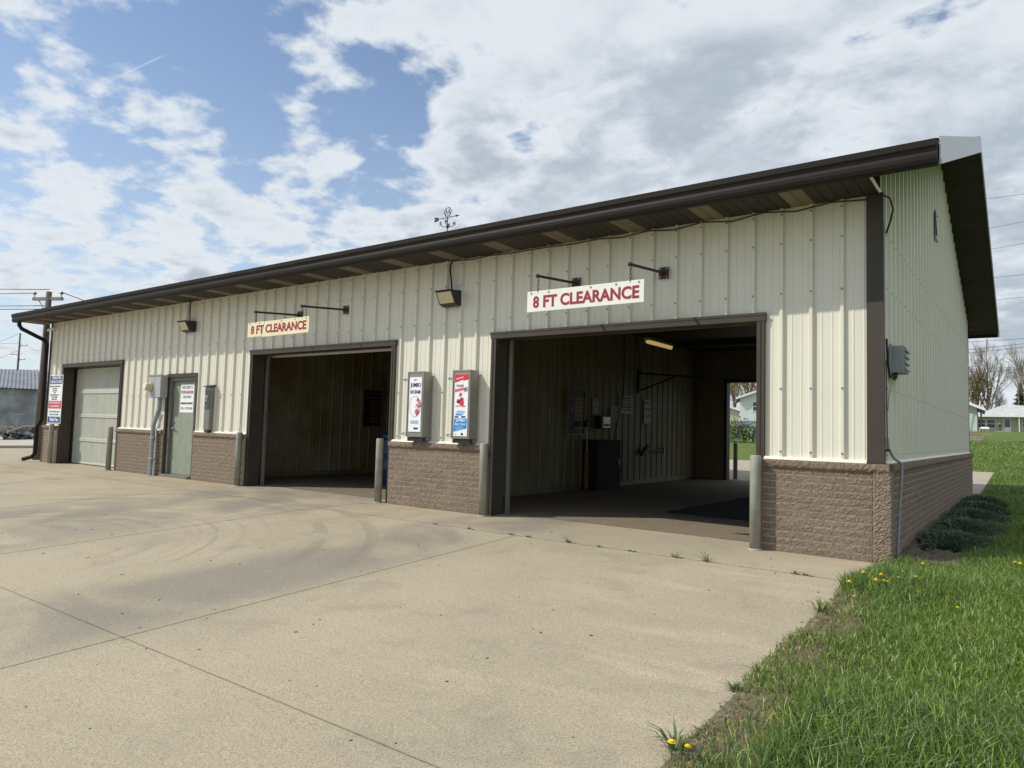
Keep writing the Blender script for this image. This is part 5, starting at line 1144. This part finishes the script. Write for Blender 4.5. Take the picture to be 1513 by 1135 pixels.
# ---------------------------------------------------------------- warehouse and yard at the far left
def yard():
    dp = 68.0; p = atd(20, 650, dp); rz = facing(p); z0 = H(p.x, p.y); eave = atd(20, 573, dp).z-z0; ridge = atd(20, 548, dp+9).z-z0
    t = thing('block_warehouse', 'grey painted block warehouse with ribbed tin roof across the street', 'warehouse', (p.x, p.y, z0), rz)
    b = MB(); b.box(-20, 14, 0, 18, -.6, eave); b.build('wall', 'blockwall', t)
    for sg, y0, y1 in ((1, -.35, 9), (-1, 18.35, 9)):
        m = MB(); X = np.arange(-20.4, 14.4, .16)
        for k, x in enumerate(X):
            o = .06 if (k // 1) % 2 == 0 else 0; m.v += [(x, y0, eave-.06+o), (x, y1, ridge+o)]
        for k in range(len(X)-1): m.f.append((2*k, 2*k+2, 2*k+3, 2*k+1))
        m.build('roof', 'oldroof', t)
    g = MB(); g.prism([(-.01, eave), (18.01, eave), (9, ridge-.05)], -20, 14, 0); g.build('gable', 'blockwall', t)
    f = MB(); f.box(-20.4, 14.4, -.40, -.30, eave-.14, eave-.08); f.build('eave_trim', 'junkdark', t)
    # aluminium boat on the yard
    q0 = gpt(6, 650.5); q0 = Vector((q0.x, q0.y, H(q0.x, q0.y)+.05)); k = depth_of(q0)/FPX
    t = thing('aluminium_boat', 'dull aluminium flat boat lying in front of the block warehouse', 'boat', q0, rz); h = 10*k; zb = 10.5*k; L_ = 3.6
    m = MB(); secs = [(-L_, .5, 0), (-L_*.5, .62, 0), (0, .62, 0), (.75, .60, .02)]
    for x, hw, up_ in secs: m.v += [(x, -hw, zb+h), (x, -hw*.75, zb+up_), (x, hw*.75, zb+up_), (x, hw, zb+h), (x, hw-.06, zb+h), (x, hw*.75-.06, zb+up_+.06), (x, -hw*.75+.06, zb+up_+.06), (x, -hw+.06, zb+h)]
    for i in range(len(secs)-1):
        for j in range(8): a = i*8+j; b_ = i*8+(j+1) % 8; m.f.append((a, b_, b_+8, a+8))
    m.f.append((0, 1, 2, 3)); n0 = (len(secs)-1)*8; m.f.append((n0+3, n0+2, n0+1, n0)); m.build('hull', 'boat', t)
    for x in (-2.6, -.4): m = MB(); m.box(x-.1, x+.1, -.4, .4, 0, zb); m.build('trestle', 'junkdark', t)
    rr = random.Random(5)
    labs = ['dark scrap heap of rods and sheet under the aluminium boat', 'scrap heap with bent pale pipe in front of the warehouse', 'low dark heap of scrap at the right end of the yard', 'scattered dark scrap along the far edge of the gravel']
    for i, (u, v, w, h_) in enumerate(((10, 650.5, 3.2, .6), (24, 650.5, 2.0, 1.1), (47, 650, 2.0, 1.3), (36, 650.5, 1.6, .8))):
        c = gpt(u, v); c = Vector((c.x, c.y, H(c.x, c.y)+.05)); t = thing('scrap_heap', labs[i], 'scrap', c, rz, 'scrap in the warehouse yard')
        for j in range(14):
            x = rr.uniform(-w/2, w/2); z = rr.uniform(.05, h_*.7); l = rr.uniform(.3, 1.0); a = rr.uniform(-.5, .5)
            m = MB(); m.box(-l/2, l/2, -.12, .12, -.05, rr.uniform(.03, .22)); o = m.build('scrap_piece', rr.choice(['junkdark', 'junkdark', 'timber', 'conduit']), t); o.location = (x, rr.uniform(-.4, .4), z); o.rotation_euler = (rr.uniform(-.3, .3), a, rr.uniform(-1, 1))
            pr_ = MB(); pr_.box(-.03, .03, -.03, .03, 0, z); o2 = pr_.build('prop', 'junkdark', t); o2.location = (x, o.location.y, 0)
        if i == 1: m = MB(); m.tube([(-.1, 0, 0), (-.05, 0, h_), (.0, 0, 2.0)], .035, 6); m.tube([(-.35, 0, 1.95), (.4, 0, 2.02)], .03, 6); m.build('stand_pipe', 'conduit', t)
        if i == 2: m = MB(); m.tube([(-1.6, -.1, .55), (-.6, -.1, 1.0), (.6, -.1, 1.15), (1.2, -.1, 1.0)], .06, 6); m.build('bent_pipe', 'boxgrey', t)
yard()

# ================================================================== PLANTING AND GRASS
def vnoise(x, y, s, seed):
    r = np.random.default_rng(seed); o = np.zeros_like(x)
    for k in range(6):
        a = r.uniform(0, 6.28); f = s*r.uniform(.5, 1.8); o += np.sin((x*math.cos(a)+y*math.sin(a))*f+r.uniform(0, 6.28))
    return o/6
def Hv(x, y):
    return np.interp(y, [-40, -14, -1.25, 11.3, 68, 119], [-.75, -.62, 0, 0, 2.2, 2.9])+np.interp(x, [-300, -72, -21, 300], [-1.2, -1.05, 0, 0])
def blades(x, y, h, w, lean, col, seed, curve=.6):
    r = np.random.default_rng(seed); n = len(x); a = r.uniform(0, 6.283, n); ld = np.c_[np.cos(a), np.sin(a)]; b = r.uniform(0, 6.283, n); wd = np.c_[np.cos(b), np.sin(b)]*w[:, None]/2
    z = Hv(x, y)-.005+.012; P = np.c_[x, y]; L1 = ld*(h*lean*.35)[:, None]; L2 = ld*(h*lean)[:, None]
    def p3(q, zz): return np.c_[q, zz]
    V = np.stack([p3(P-wd, z), p3(P+wd, z), p3(P-wd*.8+L1, z+h*.55), p3(P+wd*.8+L1, z+h*.55), p3(P+L2, z+h*np.clip(1-.35*lean, .3, 1))], 1).reshape(-1, 3)
    i = np.arange(n)[:, None]*5; F = np.concatenate([i+np.array([[0, 1, 3]]), i+np.array([[0, 3, 2]]), i+np.array([[2, 3, 4]])], 0); T = np.repeat(col, 5, 0)
    T = T.reshape(n, 5, 3).copy(); T[:, 4] *= 1.12; T = T.reshape(-1, 3); return V, F, T
def grass():
    r = np.random.default_rng(11); Vs, Fs, Ts = [], [], []; off = 0
    zones = [(-.06, 1.7, -7.3, -2.2, 10000), (-.06, 1.7, -2.2, 2.5, 8000), (0.12, 1.7, 2.5, 11.5, 3200), (.2, 1.9, 11.5, 19, 1300), (-2.5, 2.2, 18.96, 30, 650), (-3.5, 2.5, 30, 46, 260), (1.7, 5.0, -8.5, 19, 900), (-.06, 1.9, -9.5, -7.3, 2500)]
    for k, (x0, x1, y0, y1, den) in enumerate(zones):
        n = int((x1-x0)*(y1-y0)*den); x = r.uniform(x0, x1, n); y = r.uniform(y0, y1, n)
        edge = x-LOTX1+.05*np.sin(y*3.1)+.04*np.sin(y*7.7)
        strip = np.clip((edge-.02)/(.40+.20*vnoise(x*0, y, 2.1, 3)), 0, 1); strip = np.where(y > -1.6, np.clip(edge/.06, 0, 1), strip); strip = np.where(y > 18.9, 1, strip)
        pn = vnoise(x, y, 2.6, 5); pn2 = vnoise(x, y, 7.0, 6)
        bare = (x < .62+.25*pn) & (y > .05) & (y < 1.75+.5*pn)                        # mulch at the corner
        bare |= (x < 0.13) & (y > -.12) & (y < 11.4)
        bare |= (x < .24) & (y > 11.3) & (y < 18.95)
        tuft = .34+.66*(pn2 > .02)
        lush = np.clip(.55+.9*pn, .15, 1)
        keep = (r.random(n) < (.60+.40*strip)*np.where(strip < .7, tuft, .6+.4*lush)) & ~bare & ((edge > -.02) | (y > 18.95))
        x, y, strip, pn, lush = x[keep], y[keep], strip[keep], pn[keep], lush[keep]; n = len(x)
        far = np.clip((y-3)/10, 0, 1)
        h = (.045+.105*lush*strip)*r.uniform(.55, 1.35, n)*(1-.25*far); w = r.uniform(.0032, .0068, n)*(1+.9*far+np.clip((y-12)/14, 0, 2.5))
        base = np.array([.115, .195, .034])*np.ones((n, 1)); yl = np.array([.26, .34, .075]); dk = np.array([.060, .125, .045]); st = np.array([.34, .27, .14])
        t = np.clip(.5+1.2*pn+r.normal(0, .25, n), 0, 1)[:, None]; col = base*(1-t)+np.where(r.random((n, 1)) < .5, dk, base)*t; m = r.random(n) < .26; col[m] = yl; m = r.random(n) < .07; col[m] = np.array([.36, .43, .20])  # scattered pale blades have highlights painted into their tint
        m = r.random(n) < np.where(strip < .75, .34, .06); col[m] = st*r.uniform(.6, 1.1, (m.sum(), 1)); h[m] *= .7
        col *= r.uniform(.8, 1.5, (n, 1)); lean = r.uniform(.1, 1.0, n)+np.where(m, .5, 0)
        V, F, T = blades(x, y, h, w, lean, col, 20+k); Vs.append(V); Fs.append(F+off); Ts.append(T); off += len(V)
    # straw and litter on the bare strip
    n = 9000; x = LOTX1+np.abs(r.normal(.22, .2, n)); y = r.uniform(-7.2, -1.0, n); V, F, T = blades(x, y, r.uniform(.01, .03, n), r.uniform(.003, .006, n), r.uniform(1.5, 5, n), np.array([.36, .30, .18])*r.uniform(.4, 1.1, (n, 1)), 77); Vs.append(V); Fs.append(F+off); Ts.append(T); off += len(V)
    n = 10000; x = r.uniform(.12, .95, n); y = r.uniform(.0, 2.4, n); V, F, T = blades(x, y, r.uniform(.01, .04, n), r.uniform(.003, .006, n), r.uniform(1.0, 4, n), np.array([.26, .205, .13])*r.uniform(.25, 1.3, (n, 1)), 78); Vs.append(V); Fs.append(F+off); Ts.append(T); off += len(V)
    o = stuff(link('grass', fast_mesh('grass', np.concatenate(Vs), np.concatenate(Fs), 'blade', np.concatenate(Ts)))); tag(o, 'uneven bright green grass beside the concrete lot and side wall', 'grass')
grass()
def mulch():
    m = MB(); xs = np.linspace(.10, .88, 22); ys = np.linspace(-.05, 9.5, 90); r = np.random.default_rng(8); n = len(xs)
    for j, y in enumerate(ys):
        for i, x in enumerate(xs):
            e = min(1, (xs[-1]-x)/.25); m.v.append((x, y, .012+(.02+r.uniform(0, .03))*e-(.03 if i == n-1 else 0)-(.04 if j == 0 else 0)))
    for j in range(len(ys)-1):
        for i in range(n-1): a = j*n+i; m.f.append((a, a+1, a+n+1, a+n))
    struct(m.build('mulch_bed', 'mulch'))
mulch()
def junipers():
    labs = ['low spreading juniper nearest the brick corner pier', 'low spreading juniper, second along the side wall from the corner', 'low spreading juniper, third along the side wall from the corner', 'low spreading juniper, fourth along the side wall from the corner', 'low spreading juniper near the rear end of the side wall']
    for i, (x, y, rx, ry, h) in enumerate(((.44, 1.75, .33, .80, .08), (.47, 3.2, .38, 1.0, .12), (.46, 4.9, .38, 1.0, .13), (.45, 6.6, .38, 1.0, .13), (.43, 8.2, .37, 1.0, .13))):
        t = thing('juniper', labs[i], 'shrub', (x, y, .03), 0, 'junipers along the side wall'); r = np.random.default_rng(60+i); n = 6500
        a = r.uniform(0, 6.283, n); q = r.random(n)**.55; c = np.c_[q*np.cos(a)*rx*(1+.2*np.sin(3*a+i)), q*np.sin(a)*ry*(1+.15*np.sin(5*a)), h*(1-q**2.2)*(.55+.45*np.sin(q*9+a*4+i)**2)*r.uniform(.5, 1.05, n)+.03]
        d = np.c_[np.cos(a)*.8, np.sin(a)*.8, r.uniform(.1, 1.0, n)]+r.normal(0, .35, (n, 3)); d /= np.linalg.norm(d, axis=1)[:, None]; w = np.cross(d, r.normal(size=(n, 3))); w /= np.linalg.norm(w, axis=1)[:, None]; s = r.uniform(.025, .06, n)[:, None]
        V = np.stack([c-w*s*.16, c+w*s*.16, c+d*s+w*s*.07, c+d*s*1.1-w*s*.07], 1).reshape(-1, 3); V[:, 0] = np.maximum(V[:, 0], .125-x); link('foliage', fast_mesh('foliage', V, np.arange(4*n).reshape(-1, 4), 'juniper'), t)
        b = MB()
        for k in range(12):
            an = k*.52; b.tube([(0, 0, 0), (.4*rx*math.cos(an), .4*ry*math.sin(an), h*.5), (.8*rx*math.cos(an), .8*ry*math.sin(an), h*.35)], .010, 4, False, .004)
        b.build('branches', 'bark', t)
junipers()
def dandelions():
    px = [(1255, 879), (1262, 894), (1276, 867), (1296, 869), (1302, 872), (1309, 867), (1294, 881), (1306, 878), (1312, 878), (1328, 872), (1354, 873), (1440, 820), (1454, 786), (1466, 787), (1492, 792), (1426, 799), (1429, 803), (1463, 811), (1417, 823), (1508, 851), (1500, 844), (1364, 849), (992, 1130), (1016, 1133), (1415, 911), (1497, 780)]
    r = random.Random(4); root = None
    for i, (u, v) in enumerate(px):
        p = gpt(u, v); h = r.uniform(.03, .07); p.z = H(p.x, p.y)+.012
        if root is None:
            root = thing('dandelion', 'yellow dandelion flower in the grass', 'flower', p, 0, 'dandelions in the lawn')
            s = MB(); s.tube([(0, 0, 0), (.004, 0, .09)], .0025, 5); s.build('stem', 'weed', root)
            f = MB(); nn = 14
            for k in range(nn):
                a = 6.283*k/nn
                for rr, zz in ((.021, .090), (.013, .097)): f.tri((0, 0, .088), (rr*math.cos(a-.2), rr*math.sin(a-.2), zz), (rr*math.cos(a+.2), rr*math.sin(a+.2), zz))
            f.lathe([(.006, .088), (.012, .094), (.010, .099), (.003, .102)], (0, 0, 0), 10); f.build('flower_head', 'dand', root)
        else:
            o = dup(root, p, r.uniform(0, 6)); s = r.uniform(.65, 1.0); o.scale = (s, s, s*r.uniform(.8, 1.25))
dandelions()
def weeds():
    px = [(858, 799, .10), (770, 788, .05), (802, 790, .05), (1006, 822, .10), (1050, 828, .14), (898, 806, .04), (1175, 849, .06), (1193, 852, .05), (700, 781, .05), (655, 774, .04), (940, 812, .04)]
    for i, (u, v, h) in enumerate(px):
        p = gpt(u, v); p.y = -1.25; p.z = H(p.x, p.y)-.008; r = np.random.default_rng(90+i); n = 16; m = MB()
        for k in range(n):
            a = r.uniform(0, 6.283); l = h*r.uniform(.5, 1.2); d = Vector((math.cos(a), math.sin(a)*.5, 0)); w = Vector((-math.sin(a), math.cos(a), 0))*.004; le = r.uniform(.4, 1.6); b0 = d*r.uniform(0, .03); mid = b0+d*l*le*.4+Vector((0, 0, l*.5)); tip = b0+d*l*le+Vector((0, 0, l*.6)); m.quad(b0-w, b0+w, mid+w, mid-w); m.tri(mid-w, mid+w, tip)
        tag(m.build('joint_weed', 'weed', None, p), 'small weed tuft growing in the concrete joint along the front', 'weed', 'weeds in the concrete joint')
    r = np.random.default_rng(5); m = MB()
    for k in range(220):
        x, y = r.uniform(-9, -.1), r.uniform(-7.2, -.3); s = r.uniform(.003, .011); z = H(x, y); an = r.uniform(0, 3); c, sn = math.cos(an)*s, math.sin(an)*s; e = r.uniform(.5, 2.2)
        m.v += [(x-c*e, y-sn*e, z), (x+sn, y-c, z), (x+c*e, y+sn*e, z), (x-sn, y+c, z), (x, y, z+s*.7)]; n = len(m.v)-5; m.f += [(n, n+1, n+4), (n+1, n+2, n+4), (n+2, n+3, n+4), (n+3, n, n+4)]
    for k in range(900):
        y = r.uniform(-7.3, -1.2); x = LOTX1+r.normal(.02, .022); s = r.uniform(.003, .010); z = H(x, y); an = r.uniform(0, 3); c, sn = math.cos(an)*s, math.sin(an)*s; e = r.uniform(.6, 1.6)
        m.v += [(x-c*e, y-sn*e, z), (x+sn, y-c, z), (x+c*e, y+sn*e, z), (x-sn, y+c, z), (x, y, z+s)]; n = len(m.v)-5; m.f += [(n, n+1, n+4), (n+1, n+2, n+4), (n+2, n+3, n+4), (n+3, n, n+4)]
    tag(stuff(m.build('debris', 'joint')), 'scattered dark crumbs of leaf and grit on the concrete', 'debris')
    # tufts overhanging the slab edge
    for i, (u, v, h) in enumerate(((1214, 908, .13), (1122, 1000, .08), (998, 1112, .12), (1088, 1022, .06))):
        p = gpt(u, v); p.z = H(p.x, p.y); r = np.random.default_rng(190+i); m = MB()
        for k in range(26):
            a = r.uniform(0, 6.283); l = h*r.uniform(.5, 1.2); d = Vector((math.cos(a), math.sin(a), 0)); w = Vector((-math.sin(a), math.cos(a), 0))*.0045; le = r.uniform(.3, 1.5); b0 = d*r.uniform(0, .03); mid = b0+d*l*le*.4+Vector((0, 0, l*.55)); tip = b0+d*l*le+Vector((0, 0, l*.6)); m.quad(b0-w, b0+w, mid+w, mid-w); m.tri(mid-w, mid+w, tip)
        tag(m.build('grass_tuft', 'weed', None, p), ['long grass tuft spilling onto the concrete just past the dandelion cluster', 'short grass tuft at the concrete edge midway along the bare strip', 'long grass tuft beside the pair of dandelions at the concrete edge', 'sparse grass tuft at the concrete edge beside bare soil'][i], 'grass tuft', 'tufts at the concrete edge')
weeds()
